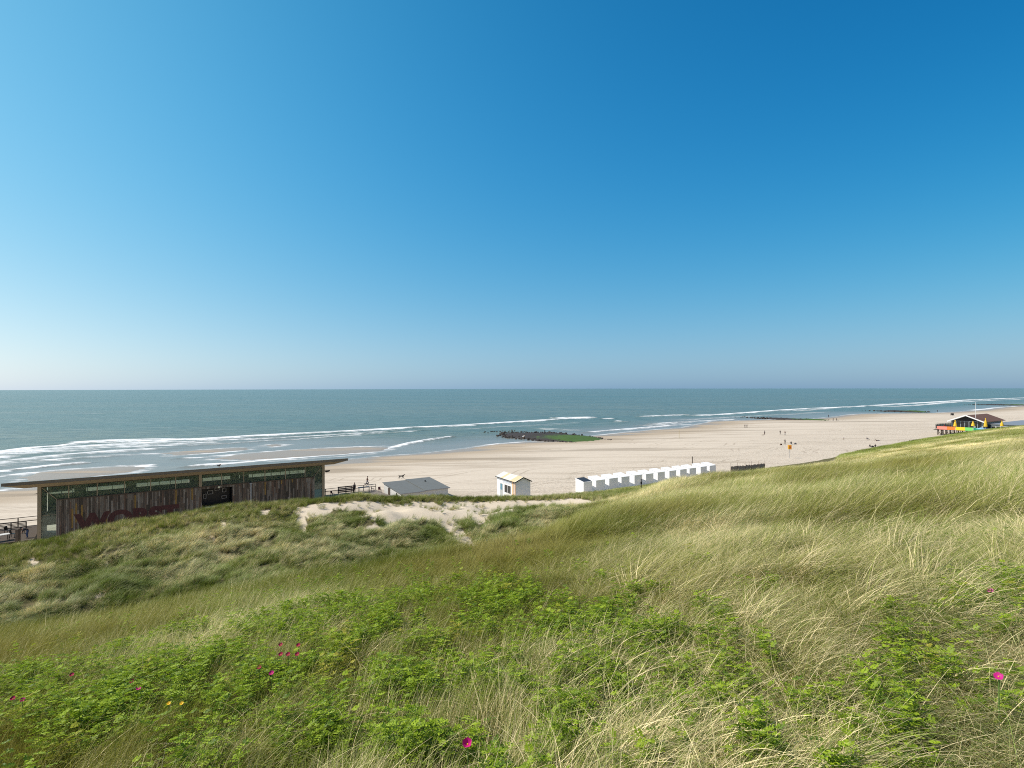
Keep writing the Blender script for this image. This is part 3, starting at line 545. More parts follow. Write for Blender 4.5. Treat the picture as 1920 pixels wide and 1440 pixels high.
# inside: floor, back wall with its own windows, bar shelves behind the doorway
m = MB(); m.box(.2, W_-.2, .3, DP, 2.3, 2.4); m.build('floor', dkwood, pav)
m = MB(); zt = 6.05; m.box(.2, W_-.2, DP, DP+.12, 2.4, 4.6)
m.box(.2, W_-.2, DP, DP+.12, 5.12, zt)
for x in np.arange(.2, W_-.3, 1.435): m.box(x, x+.07, DP+.01, DP+.11, 4.605, 5.115)
for x in (3.1, 9.0, 17.1, 22.8, 24.2): m.box(x, x+1.3, DP+.02, DP+.1, 4.606, 5.114)
m.build('rear_wall', dkwood, pav)
for x0, x1 in ((.2, 17), (17.2, W_-.3)):
    m = MB(); m.box(x0, x1, DP+.112, DP+.118, 4.61, 5.11); m.build('rear_window', glass, pav)
for x in (0.05, W_-.12):
    m = MB(); m.hexa([(x, .3, -.6), (x+.07, .3, -.6), (x+.07, DP, -.6), (x, DP, -.6), (x, .3, 7.2), (x+.07, .3, 7.2), (x+.07, DP, 5.6), (x, DP, 5.6)]); m.build('side_wall', greyw, pav)
m = MB(); m.box(17.7, 21.4, 1.9, 2.0, .0, 5.0); m.box(17.55, 17.62, .15, 1.9, -.2, 5.0); m.box(21.5, 21.57, .15, 1.9, -.2, 5.0); m.build('doorway_recess', dark, pav)
for x0, x1, z0, z1 in ((18.5, 19.2, 4.0, 4.5), (20.4, 20.9, 4.1, 4.7), (18.0, 18.35, 3.4, 4.1), (20.3, 20.95, 3.2, 3.6), (19.4, 20.1, 4.45, 4.8)):
    m = MB(); th = .05
    for q in ((x0, x1, z0, z0+th), (x0, x1, z1-th, z1), (x0, x0+th, z0, z1), (x1-th, x1, z0, z1)): m.box(q[0], q[1], 1.5, 1.56, q[2], q[3])
    m.build('shelf_frame', mgrey, pav)
m = MB(); m.box(18.0, 21.3, -.35, .0, .8, 2.55); m.build('service_counter', offw, pav)
m = MB(); m.box(19.6, 19.85, -.2, .0, 5.02, 5.25); m.build('door_lamp', paint('lamp_housing', (.7, .66, .5), .4), pav)
m = MB(); m.box(34.6, 35.2, .4, .7, 6.0, 6.12); m.hexa([(34.9, .3, 5.85), (35.4, .3, 5.95), (35.4, .8, 5.95), (34.9, .8, 5.85), (34.8, .3, 6.05), (35.5, .3, 6.12), (35.5, .8, 6.12), (34.8, .8, 6.05)]); m.build('wall_lamp', dark, pav)
# faded dark red lettering painted on the boards
cu = bpy.data.curves.new('lettering', 'FONT'); cu.body = 'WORST'; cu.size = 3.0; cu.extrude = .004; cu.offset = .17; cu.space_character = 1.0; cu.align_x = 'LEFT'
tm = bpy.data.objects.new('tmp', cu); link(tm); bpy.context.view_layer.update(); dg = bpy.context.evaluated_depsgraph_get(); me = bpy.data.meshes.new_from_object(tm.evaluated_get(dg)); bpy.data.objects.remove(tm)
co = np.zeros(len(me.vertices)*3, np.float32); me.vertices.foreach_get('co', co); co = co.reshape(-1, 3)
lo, hi = co.min(0), co.max(0); co[:, 0] = 3.5+(co[:, 0]-lo[0])/(hi[0]-lo[0])*11.4; hh = 3.36-(hi[1]-co[:, 1])/(hi[1]-lo[1])*2.35; dep = co[:, 2].copy(); co[:, 2] = hh; co[:, 1] = .012-dep*.5
me.vertices.foreach_set('co', co.ravel()); me.update(); me.materials.clear()
t = NT('faded_red_lettering'); n = t.noise(t.coords((9, 3, .8)), 2, 5, .7); me.materials.append(t.done(t.bsdf(t.mix(t.ramp(n, .4, .75), (.062, .022, .02), (.125, .06, .052)), .8, n, .4, .01)))
o = link(bpy.data.objects.new('lettering', me)); o.parent = pav
# ---------------------------------------------------------------- decks with railings beside the pavilion
def railing(name, label, pts, zb_, h=1.1, n=None, mat=dkwood, cap=.1, mids=(.55,), group=None):
    """pts: (u, v) corners; posts, a hand rail and mid rails"""
    r0 = empty(name, P3(*pts[0], zb_), 0, label, 'railing', group); o = Vector(P3(*pts[0], zb_))
    for a, b in zip(pts[:-1], pts[1:]):
        A = Vector(P3(*a, zb_))-o; B = Vector(P3(*b, zb_))-o; L_ = (B-A).length; k = max(1, round(L_/(n or 1.8)))
        for i in range(k+1):
            p = A.lerp(B, i/k); m = MB(); m.bar(p-Vector((0, 0, .3)), p+Vector((0, 0, h)), .09); m.build('post', mat, r0)
        m = MB(); m.bar(A+Vector((0, 0, h)), B+Vector((0, 0, h)), cap, .07); m.build('hand_rail', mat, r0)
        for q in mids: m = MB(); m.bar(A+Vector((0, 0, h*q)), B+Vector((0, 0, h*q)), .05, .09); m.build('mid_rail', mat, r0)
    return r0
def deck(name, label, u0, u1, v0, v1, z, mat=greyw):
    r0 = empty(name, P3(u0, v0, 0), CA, label, 'deck'); m = MB()
    k = int((v1-v0)/.145)
    for i in range(k): m.box(0, u1-u0, i*.145, i*.145+.135, z-.04, z)
    m.build('boards', mat, r0)
    for i in range(int((u1-u0)/2.5)+1):
        for j in (0.3, v1-v0-.3): m = MB(); m.box(i*2.5+.1, i*2.5+.32, j-.1, j+.12, -.7, z-.045); m.build('pile', dkwood, r0)
    return r0
deck('terrace_deck', 'low plank terrace left of the pavilion crowded with furniture', -24, -8.0, 89.5, 99, .85, dkwood)
railing('terrace_windbreak', 'low dark boarded windbreak standing in front of the terrace railing', [(-15.5, 97.6), (-9.5, 97.6)], .86, .8, 1.5, mids=(.2, .4, .6, .8))
railing('terrace_railing', 'dark railing on the far edge of the terrace left of the pavilion', [(-24, 99), (-8.2, 99)], .85, 1.15, 2.4)
deck('side_deck', 'plank deck between the pavilion and the grey roofed shed', 27.2, 39.0, 92, 99.5, .55)
railing('side_railing', 'thin dark railing along the deck right of the pavilion', [(27.6, 99.3), (39.0, 99.3)], .55, 1.05, 2.2, mids=(.6,))
# ---------------------------------------------------------------- small furniture
def table(name, loc, rz, label, w_=1.2, d_=.8, h=.75, top=greyw, leg=dark, group=None):
    r0 = empty(name, loc, rz, label, 'table', group); m = MB(); m.box(-w_/2, w_/2, -d_/2, d_/2, h-.05, h); m.build('table_top', top, r0, .01)
    for a in (-1, 1):
        for b in (-1, 1): m = MB(); m.box(a*(w_/2-.1)-.03, a*(w_/2-.1)+.03, b*(d_/2-.08)-.03, b*(d_/2-.08)+.03, 0, h-.051); m.build('leg', leg, r0)
    return r0
def chair(name, loc, rz, label, seat=greyw, leg=dark, group=None, cat='chair'):
    r0 = empty(name, loc, rz, label, cat, group); m = MB(); m.box(-.23, .23, -.23, .23, .42, .46); m.build('seat', seat, r0, .01)
    m = MB(); m.hexa([(-.23, .2, .47), (.23, .2, .47), (.23, .24, .47), (-.23, .24, .47), (-.22, .28, .9), (.22, .28, .9), (.22, .32, .9), (-.22, .32, .9)]); m.build('backrest', seat, r0, .01)
    for a in (-1, 1):
        for b in (-1, 1): m = MB(); m.bar((a*.2, b*.2, .42), (a*.22, b*.24, 0), .035); m.build('leg', leg, r0)
    return r0
def pxz(px, py, z, name=None): return at(px, py, z)
TZ = .86
table('terrace_table', P3(-14.6, 93.0, TZ), CA, 'grey covered table on the terrace beneath the railing', 2.2, 1.1, 1.05, offw, mgrey)
table('terrace_table', P3(-11.2, 90.7, TZ), CA+.3, 'light tabletop nearest the pavilion corner post', 1.7, .9, .78, offw)
for i, (u_, v_, rz, lb) in enumerate([(-16.4, 91.8, .4, 'dark chair at the left picture edge of the terrace'), (-15.3, 90.4, 2.5, 'dark chair in front of the grey covered table'), (-13.6, 91.0, -1.2, 'dark chair between the two terrace tables'), (-12.0, 92.3, .2, 'dark chair behind the light tabletop'), (-10.2, 92.2, 1.3, 'dark chair right beside the pavilion corner post'), (-17.3, 95.0, 0, 'dark chair close to the terrace railing'), (-11.0, 94.8, .9, 'dark chair on the far side of the grey covered table'), (-9.4, 94.0, 2.2, 'dark chair behind the pavilion corner post'), (-14.8, 96.6, 1.7, 'dark chair against the middle of the terrace railing')]):
    chair('terrace_chair', P3(u_, v_, TZ), CA+rz, lb, dark, dark, 'chairs on the terrace left of the pavilion')
m = MB(); m.box(-.18, .18, -.18, .18, -1.4, 2.1); o = m.build('bollard_post', dkwood, None, .02); o.location = atD(35, 66, .7); tag(o, 'thick dark timber post standing before the terrace furniture', 'post')
g_ = 'clutter standing on the deck right of the pavilion'
table('deck_table', P3(36.3, 98.0, .56), CA, 'long dark table on the deck left of the shed', 2.0, .9, .95, dark, dark)
for i, (u_, v_, lb) in enumerate([(38.7, 96.6, 'dark deck chair leaning nearest the shed wall'), (38.0, 98.2, 'dark chair second from the shed on the side deck'), (30.7, 98.0, 'dark chair left of the long dark deck table')]):
    chair('deck_chair', P3(u_, v_, .56), CA+i, lb, paint('brown_seat', (.12, .05, .05), .7), dark, g_)
# a slatted wind screen
ws = empty('wind_screen', P3(32.0, 99.0, .56), CA, 'dark slatted wind screen standing on the deck railing side', 'screen')
for x in (0, 1.35, 2.7): m = MB(); m.box(x, x+.12, 0, .12, 0, 1.25); m.build('post', dark, ws)
for z in (.2, .48, .76, 1.04): m = MB(); m.box(-.05, 2.9, .03, .07, z, z+.2); m.build('slat_board', dkwood, ws)
# potted plant on the deck corner
pp = empty('potted_plant', P3(29.2, 98.6, .56), 0, 'small dark potted bush on the deck just right of the pavilion', 'plant'); m = MB(); m.tube((0, 0, 0), (0, 0, .55), .25, .34, 10); m.build('pot', dkwood, pp)
m = MB(); rr = random.Random(4)
for i in range(120):
    p = Vector((rr.gauss(0, .22), rr.gauss(0, .22), .6+abs(rr.gauss(0, .5)))); a = Vector((rr.gauss(0, 1), rr.gauss(0, 1), rr.gauss(0, 1))).normalized()*.12; b = a.orthogonal().normalized()*.05; m.add([p-a, p+b, p+a, p-b], [(0, 1, 2, 3)])
m.build('foliage', paint('shrub_green', (.03, .06, .02), .7), pp)
# dark banner on a pole behind the roof
fl = empty('banner_pole', P3(-5.2, 108.5, 0), CA, 'pole with a dark drooping banner showing above the pavilion roof', 'flag'); m = MB(); m.tube((0, 0, 0), (0, 0, 5.45), .07, .05); m.build('pole', greyw, fl)
m = MB(); m.add([(-.1, 0, 4.75), (-.1, .03, 3.7), (-2.0, .15, 3.65), (-4.6, .3, 3.55), (-2.3, .15, 4.2), (-.1, -.02, 4.75), (-.1, .01, 3.7), (-2.0, .13, 3.65), (-4.6, .28, 3.55), (-2.3, .13, 4.2)], [(0, 1, 2, 4), (2, 3, 4), (5, 9, 7, 6), (7, 9, 8), (0, 5, 6, 1), (0, 4, 9, 5), (4, 3, 8, 9), (1, 6, 7, 2), (2, 7, 8, 3)]); m.build('banner', blackm, fl)
m = MB(); m.box(-.9, -.45, -.03, .0, 3.95, 4.4); m.build('white_mark', offw, fl)
# ---------------------------------------------------------------- grey roofed shed (two mono-pitch halves)
def world_uv(px, D): x = (px-960)/F*D; return uv(x, D)
su, sv = 39.4, 89.0
sh = empty('grey_roofed_shed', P3(su, sv, 0), CA, 'white shed with a wide grey felt roof in two sections, half hidden by the dune', 'shed')
m = MB(); m.hexa([(0, 0, -.5), (8.9, 0, -.5), (8.9, 7.4, -.5), (0, 7.4, -.5), (0, 0, 1.32), (8.9, 0, 1.32), (8.9, 7.4, 2.1), (0, 7.4, 2.1)]); m.build('wall', offw, sh)
for x0, x1, dz in ((-.2, 4.3, 0), (4.25, 9.15, .12)):
    m = MB(); slab(m, x0, x1, -.3, 7.7, 1.39+dz, 2.23+dz, .10); r_ = m.build('roof', roofg, sh, .01)
    m = MB(); m.bar((x0-.03, -.32, 1.34+dz), (x1+.02, -.32, 1.34+dz), .05, .16); m.build('gutter', mgrey, r_)
m = MB(); m.tube((6.9, 5.0, 1.8), (6.9, 5.0, 2.3), .12); m.build('roof_vent', dark, sh)
m = MB(); m.box(-.05, -.005, 4.6, 5.5, -.2, 1.6); m.build('door', dkwood, sh)
m = MB(); m.box(-.04, -.004, 1.6, 2.1, .5, 1.2); m.build('window', dglass, sh)
# ---------------------------------------------------------------- lifeguard hut
D0 = 95.0; X0 = (966-960)/F*D0
hu = empty('lifeguard_hut', (X0, D0, 0), math.atan2(.447, .894), 'white gabled beach hut with striped corner and pale yellow panelled roof', 'hut')
HL, HW, HE, HR = 7.2, 2.85, 3.35, 4.0      # length along y, width along x, eaves, ridge
m = MB(); m.add([(0, 0, -.5), (HW, 0, -.5), (HW, 0, HE), (HW/2, 0, HR), (0, 0, HE), (0, HL, -.5), (HW, HL, -.5), (HW, HL, HE), (HW/2, HL, HR), (0, HL, HE)],
  [(0, 1, 2, 3, 4), (9, 8, 7, 6, 5), (0, 4, 9, 5), (1, 6, 7, 2), (4, 3, 8, 9), (3, 2, 7, 8), (0, 5, 6, 1)]); m.build('wall', white, hu)
t = NT('panelled_roof'); tc = t.n('TexCoord'); sp = t.n('SeparateXYZ'); t.l(tc.outputs['Object'], sp.inputs[0]); bd = t.math('FLOOR', t.math('MULTIPLY', sp.outputs[1], 1.1)); cb = t.n('CombineXYZ'); t.l(bd, cb.inputs[0]); wn = t.n('TexWhiteNoise', noise_dimensions='2D'); t.l(cb.outputs[0], wn.inputs[0])
yroof = t.done(t.bsdf(t.mix(t.ramp(wn.outputs['Value'], .6, .75), (.60, .61, .57), (.66, .50, .30)), .6)); proof = paint('pale_roof', (.52, .58, .58), .6)
def pitch(mb, xa, za, xb, zb, y0, y1, th=.06):
    mb.hexa([(xa, y0, za), (xb, y0, zb), (xb, y1, zb), (xa, y1, za), (xa, y0, za+th), (xb, y0, zb+th), (xb, y1, zb+th), (xa, y1, za+th)])
k_ = (HR-HE)/(HW/2)
m = MB(); pitch(m, -.2, HE-.2*k_+.01, HW/2, HR+.01, -.2, HL+.2); ro = m.build('roof', yroof, hu)
m = MB(); pitch(m, HW/2+.004, HR+.01, HW+.2, HE-.2*k_+.01, -.2, HL+.2); m.build('roof', proof, hu)
for a, b in ((-.22, HW/2), (HW+.22, HW/2)):
    za = HE-.22*k_; m = MB(); m.bar((a, -.23, za), (b, -.23, HR+.02), .05, .16); m.build('barge_board', dark, hu)
m = MB(); m.bar((-.24, -.22, HE-.06), (-.24, HL+.2, HE-.06), .06, .12); m.build('gutter', dark, hu)
for i, mt in enumerate((orange, offw, orange, offw, orange)):
    m = MB(); y0 = .02+i*.22; m.box(-.016, -.002, y0, y0+.2, -.4, HE-.12); m.build('stripe_board', mt if i != 2 else paint('brown_stripe', (.45, .2, .06), .6), hu)
for y0, y1 in ((1.7, 2.85), (2.95, 4.1)):
    m = MB(); m.box(-.02, -.003, y0, y1, 1.05, 2.35); m.build('window', dglass, hu)
m = MB()
for y0, y1, z0, z1 in ((1.6, 1.69, .96, 2.44), (2.86, 2.94, .96, 2.44), (4.11, 4.2, .96, 2.44), (1.69, 2.86, .96, 1.04), (1.69, 2.86, 2.36, 2.44), (2.94, 4.11, .96, 1.04), (2.94, 4.11, 2.36, 2.44)): m.box(-.035, -.002, y0, y1, z0, z1)
m.build('window_frame', white, hu)
m = MB(); m.box(-.03, -.002, 4.9, 5.9, 0.0, 2.35); dr = m.build('door', paint('door_grey', (.42, .45, .45), .5), hu)
m = MB(); m.box(-.04, -.031, 5.0, 5.75, 1.25, 2.25); m.build('poster', paint('blue_poster', (.12, .28, .38), .5, .3, 6), dr)
m = MB(); m.box(-.05, -.003, 1.5, 4.9, 2.62, 3.02); sg = m.build('name_board', paint('board_white', (.78, .78, .80), .4), hu)
m = MB()
for i in range(9): m.box(-.056, -.051, 1.75+i*.34, 1.75+i*.34+.2, 2.72, 2.92)
m.build('worn_letter_marks', paint('pale_blue_mark', (.45, .55, .68), .6), sg)
# ---------------------------------------------------------------- the row of white beach cabins
def u_at(px, v): a = (px-960)/F; D = v/(CU-CV*a); return D*(CU*a+CV)
def sandz(u, v):
    u = np.atleast_1d(float(u)); v = np.atleast_1d(float(v)); d, s2 = landsd(u, v)
    return float((SEA+np.maximum(np.where(d > 0, 1.2*(1-np.exp(-np.maximum(d, 0)/38)), -.5), np.where(s2 > 0, .12, -.5)))[0])
def onsand(px, py):
    p = at(px, py, 0)
    for _ in range(4): p = at(px, py, max(sandz(*uv(p.x, p.y)), SEA))
    return p
cabwhite = paint('cabin_white', (.86, .86, .86), .5, .015, 1.5); cabroof = paint('cabin_roof_white', (.84, .84, .83), .6, .03, 1); slate = paint('slate_roof', (.035, .045, .06), .6, .1, 3)
CL = [1093.75, 1117.3, 1141.9, 1164.8, 1189.2, 1210.8, 1232.7, 1254.6, 1274.8, 1292.3, 1313.1, 1330]
CR = [1110, 1134, 1158, 1179.8, 1203.75, 1224.6, 1246, 1267.3, 1287, 1304.8, 1324.6, 1341.5]
ords = ['first', 'second', 'third', 'fourth', 'fifth', 'sixth', 'seventh', 'eighth', 'ninth', 'tenth', 'eleventh', 'last']
VC = 76.4
def cabin(wd, dark_roof=False):
    r0 = empty('beach_cabin', (0, 0, 0), CA); zf_, zb_ = 2.12, 2.56
    m = MB(); m.hexa([(0, 0, -.5), (wd, 0, -.5), (wd, 2.2, -.5), (0, 2.2, -.5), (0, 0, zf_), (wd, 0, zf_), (wd, 2.2, zb_), (0, 2.2, zb_)]); m.build('wall', cabwhite, r0, .012)
    m = MB(); e = -.10 if dark_roof else .05; k = .2
    m.hexa([(-e, -e, zf_+.004-e*k), (wd+e, -e, zf_+.004-e*k), (wd+e, 2.2+e, zb_+.004+e*k), (-e, 2.2+e, zb_+.004+e*k), (-e, -e, zf_+.06-e*k), (wd+e, -e, zf_+.06-e*k), (wd+e, 2.2+e, zb_+.06+e*k), (-e, 2.2+e, zb_+.06+e*k)]); m.build('roof', slate if dark_roof else cabroof, r0, .008)
    m = MB(); m.box(.18*wd, .82*wd, 2.203, 2.24, -.2, 2.1); dd_ = m.build('door', cabwhite, r0); m = MB(); m.box(.72*wd, .76*wd, 2.241, 2.29, .9, 1.05); m.build('handle', mgrey, dd_)
    m = MB(); m.box(-.02, wd+.02, -.02, 2.22, -.45, -.05); m.build('base_frame', offw, r0)
    return r0
for i, (a, b) in enumerate(zip(CL, CR)):
    ua, ub_ = u_at(a, VC), u_at(b, VC); c = cabin(ub_-ua, i == 0); c.location = P3(ua, VC, 0); zz = sandz(ua, VC); c.location.z = RNG.uniform(-.03, .03)
    lb = 'white wooden beach cabin with a slate dark roof at the near end of the row' if i == 0 else ('white flat roofed beach cabin standing at the far right end of the row' if i == 11 else f'plain white beach cabin, {ords[i]} in the row counting from the dark roofed one')
    tag(c, lb, 'beach cabin', 'row of white beach cabins')
def post(px, py, zg, h, w_, label, mat=dkwood, D=None, name='wooden_post', cat='post', plate=False):
    p = at(px, py, zg) if D is None else atD(px, D, zg); r0 = empty(name, p, .3, label, cat); m = MB(); m.tube((0, 0, -.5), (.02, 0, h), w_, w_*.85, 8); m.build('shaft', mat, r0)
    m = MB(); m.tube((.02, 0, h+.001), (.02, 0, h+.06), w_*1.15, w_*.6, 8); m.build('cap', mat, r0)
    if plate: m = MB(); m.box(-.22, .1, -.16, -.12, h-.75, h-.4); m.build('plate', dark, r0)
    return r0
post(1201.5, 919.5, 1.35, 1.9, .10, 'weathered dark post with a small plate before the white cabins', plate=True)
p = onsand(1297.5, 874); post(1297.5, 868, p.z, 2.3, .11, 'tall dark post standing behind the white cabins', D=p.y)
# ---------------------------------------------------------------- sand fence with sticks
f0 = at(1369, 883.5, .9); f1 = at(1433, 877, 1.1); fo_ = empty('sand_fence', f0, 0, 'low brushwood sand fence with thin sticks above it beside the last cabin', 'fence'); dv = f1-f0
t = NT('brushwood'); n = t.noise(t.coords((6, 6, 1.2)), 3, 5, .7); brush = t.done(t.bsdf(t.mix(n, (.26, .20, .16), (.52, .44, .37)), .9, n, .8, .04))
m = MB(); nx = Vector((-dv.y, dv.x, 0)).normalized()*.10; N_ = 60
for i in range(N_):
    a = dv*(i/N_); b = dv*((i+.93)/N_); h = .95+random.uniform(-.12, .12); m.hexa([a-nx*.5-Vector((0, 0, .8)), b-nx*.5-Vector((0, 0, .8)), b+nx*.5-Vector((0, 0, .8)), a+nx*.5-Vector((0, 0, .8)), a-nx*.5+Vector((0, 0, h)), b-nx*.5+Vector((0, 0, h)), b+nx*.5+Vector((0, 0, h)), a+nx*.5+Vector((0, 0, h))])
m.build('brushwood_panel', brush, fo_)
for k in (0.0, .2, .43, .52, .60, .80, .995):
    m = MB(); p = dv*k-nx; m.tube(p-Vector((0, 0, .6)), p+Vector((random.uniform(-.1, .1), 0, 1.75)), .035, .025, 6); m.build('stick', wood('stick_wood', (.2, .12, .09)), fo_)
# ---------------------------------------------------------------- orange sign on a tall pole
p = onsand(1480, 859); sg = empty('orange_sign', p, R(-8), 'orange yellow box sign on a tall thin pole standing in the sand', 'sign'); hgt = (859-732)*0
pole_h = 3.3; m = MB(); m.tube((0, 0, -.4), (0, 0, pole_h-.9), .05, .045, 8); m.build('pole', mgrey, sg)
m = MB(); m.box(-.42, .42, -.32, .32, pole_h-.9, pole_h+.25); m.build('sign_box', orange, sg, .03)
m = MB(); m.box(-.46, -.30, -.36, -.33, pole_h-.85, pole_h+.2); m.build('side_band', paint('amber_paint', (.85, .52, .06), .5), sg)
m = MB(); m.box(-.08, .12, -.345, -.325, pole_h-.55, pole_h-.1); m.build('red_mark', redp, sg)
p = onsand(1273, 822); post(1273, 822, p.z, 3.1, .06, 'slender marker pole with a yellow top at the water edge', paint('marker_yellow', (.45, .35, .08), .6), name='marker_pole')
# ---------------------------------------------------------------- stone groynes running out into the sea
t = NT('basalt'); n = t.noise(t.coords(), 1.6, 5, .7); n2 = t.noise(t.coords(), 9, 3); basalt = t.done(t.bsdf(t.mix(n, (.018, .017, .016), (.075, .062, .052)), .75, n2, .8, .08))
t = NT('algae'); n = t.noise(t.coords(), .5, 5, .7); n2 = t.noise(t.coords(), 6, 3); k = t.math('ADD', t.attr('green'), t.math('MULTIPLY', t.math('SUBTRACT', n, .5), 1.3))
algae = t.done(t.bsdf(t.mix(t.ramp(k, .3, .6), t.mix(n2, (.02, .018, .016), (.07, .055, .048)), t.mix(n2, (.034, .075, .014), (.085, .15, .026))), .8, n2, .8, .08))
def rock(mb, c, r, g):
    k = len(mb.v); mb.ball(c, (r*g.uniform(.7, 1.3), r*g.uniform(.7, 1.3), r*g.uniform(.5, .9)), 6, 5)
    for i in range(k, len(mb.v)): mb.v[i] = tuple(Vector(mb.v[i])+Vector((g.uniform(-1, 1), g.uniform(-1, 1), g.uniform(-1, 1)))*r*.22)
def groyne(uc, v0, v1, hw, h, label, nr, rs=.55, near=True):
    r0 = empty('stone_groyne', P3(uc, v0, 0), CA, label, 'groyne'); L_ = v1-v0
    nu, nv = 25, 60; uu = np.linspace(-1, 1, nu); vv = np.linspace(0, 1, nv); A, B = np.meshgrid(uu, vv, indexing='ij')
    prof = np.clip(np.minimum(B*4.0+.25, (1-B)*2.6+.12), 0, 1); Wd = hw*(.45+.55*np.sin(np.clip(B*1.5+.05, 0, 1)*3.14159*.5+.2))*np.minimum(1, (1-B)*3+.15)
    zz = SEA-.35+(h+.35)*prof*np.sqrt(np.clip(1-A**2, 0, 1))+(fbm(A*7+uc, B*30, 3)-.5)*.45+(B < .35)*.25
    me = npmesh('stone_slope', np.stack([A*Wd, B*L_, zz], -1).reshape(-1, 3), gridfaces(nu, nv), [algae], {'green': np.clip(1.15-B*1.6+.12*A, 0, 1)*(1-np.abs(A)**4)}); o = link(bpy.data.objects.new('stone_slope', me)); o.parent = r0
    g = random.Random(int(uc)); m = MB()
    for i in range(nr):
        s = g.choice((-1, 1)); b = g.random(); wdt = hw*(.45+.55*math.sin(min(1, b*1.5+.05)*math.pi*.5+.2))*min(1, (1-b)*3+.15); x = s*wdt*g.uniform(.72, 1.12); rr_ = rs*g.uniform(.5, 1.3)
        rock(m, (x, b*L_+g.uniform(-1, 1), SEA+g.uniform(-.1, .35)), rr_, g)
    for i in range(nr//5): rock(m, (g.gauss(0, hw*.35), L_+g.uniform(-5, 9), SEA+g.uniform(-.15, .1)), rs*g.uniform(.4, 1), g)
    o = m.build('boulders', basalt, r0); o['kind'] = 'stuff'
    return r0
groyne(147, 156, 215, 15, .85, 'nearest stone groyne, dark basalt with bright green algae on its landward end', 330, .48)
groyne(352, 166, 226, 8, .75, 'second stone groyne, long and low, green along the middle', 120, .6)
groyne(541, 186, 224, 10, 1.0, 'third groyne, a thin black line in the surf left of the stilted restaurant', 60, .7)
groyne(830, 185, 240, 10, 1.0, 'farthest groyne, barely visible dark streak behind the white flagpole', 40, .8)
# ---------------------------------------------------------------- restaurant on stilts with the rainbow deck
RU, RV = 272.0, 90.0
rs = empty('beach_restaurant', P3(RU, RV, 0), CA, 'beach restaurant on timber stilts with rainbow coloured deck panels, white gable and brown roof', 'restaurant')
DK = 2.35
m = MB(); m.box(-.3, 34, -20, .6, DK-.3, DK); m.build('deck', greyw, rs)
m = MB()
m.box(-3.0, -.31, -.8, .3, DK-.25, DK-.08); m.build('deck_step', dkwood, rs)
cols = [('coral', (.80, .28, .22), 0, 3.4), ('orange', (.80, .22, .04), 3.45, 6.2), ('yellow', (.85, .62, .03), 6.25, 9.2), ('light_green', (.20, .62, .15), 9.25, 11.9), ('deep_green', (.01, .30, .14), 11.95, 15.0), ('navy', (.03, .05, .22), 15.4, 19.0)]
for nm, c, a, b in cols:
    m = MB(); m.box(-.38, -.31, -b, -a, DK-.15, DK+1.12); m.build('rainbow_panel', paint(nm+'_panel', c, .5, .05), rs)
for i in range(15):
    for j in range(2):
        y = -i*1.35-.1; x = .1+j*5.2; m = MB(); m.bar((x, y, DK-.31), (x, y, -.9), .2); m.build('stilt', dkwood, rs)
for i in range(14):
    y = -i*1.35-.1; m = MB(); m.bar((0.02, y, DK-.4), (0.02, y-1.3, -.2), .12); m.build('cross_brace', dkwood, rs)
for i in range(12):
    m = MB(); m.bar((2.4+i*2.4, .3, DK-.31), (2.4+i*2.4, .3, -.9), .2); m.build('stilt', dkwood, rs)
for i in range(14):
    m = MB(); m.bar((i*1.7, .5, DK), (i*1.7, .5, DK+1.9), .1); m.build('rail_post', dkwood, rs)
m = MB(); m.bar((-.3, .5, DK+1.9), (22.3, .5, DK+1.9), .1); m.build('hand_rail', dkwood, rs)
m = MB(); m.box(0, 22, .48, .52, DK+.15, DK+1.7); m.build('wind_glass', glass, rs)
m = MB(); m.bar((-.35, 0.4, DK+1.3), (-.35, -12, DK+1.3), .08); m.build('hand_rail', dkwood, rs)
# gabled hall; ridge runs along the coast
GY0, GY1, GX0, GX1, EZ, RZ = -14.2, -4.0, 2.2, 25, 5.9, 8.0; mid = (GY0+GY1)/2
m = MB(); m.add([(GX0, GY0, DK), (GX0, GY1, DK), (GX0, GY1, EZ), (GX0, mid, RZ), (GX0, GY0, EZ), (GX1, GY0, DK), (GX1, GY1, DK), (GX1, GY1, EZ), (GX1, mid, RZ), (GX1, GY0, EZ)], [(0, 4, 3, 2, 1), (5, 6, 7, 8, 9), (0, 5, 9, 4), (1, 2, 7, 6), (4, 9, 8, 3), (3, 8, 7, 2), (0, 1, 6, 5)]); m.build('hall_wall', paint('hall_wall', (.42, .47, .48), .6), rs)
m = MB(); m.add([(GX0-.02, GY0+.3, EZ-.1), (GX0-.02, GY1-.3, EZ-.1), (GX0-.02, mid, RZ-.25)], [(0, 2, 1)]); m.build('gable_glass', dark, rs)
for i in range(7):
    m = MB(); y = GY0+.5+i*1.35; m.box(GX0-.05, GX0-.01, y, y+1.15, DK+.9, EZ-.25); m.build('window', dglass, rs)
brown = paint('brown_roof', (.155, .085, .062), .8, .12, 1)
for s, y_ in ((1, GY0), (-1, GY1)):
    ov = .9; ye = y_-s*ov; ze = EZ-ov*(RZ-EZ)/((GY1-GY0)/2); m = MB(); m.hexa([(GX0-1.4, ye, ze), (GX1+.4, ye, ze), (GX1+.4, mid, RZ+.02), (GX0-1.4, mid, RZ+.02), (GX0-1.4, ye, ze+.12), (GX1+.4, ye, ze+.12), (GX1+.4, mid, RZ+.14), (GX0-1.4, mid, RZ+.14)]); m.build('roof', brown, rs)
    m = MB(); m.bar((GX0-1.45, ye, ze+.02), (GX0-1.45, mid, RZ+.08), .1, .42); m.build('barge_board', white, rs)
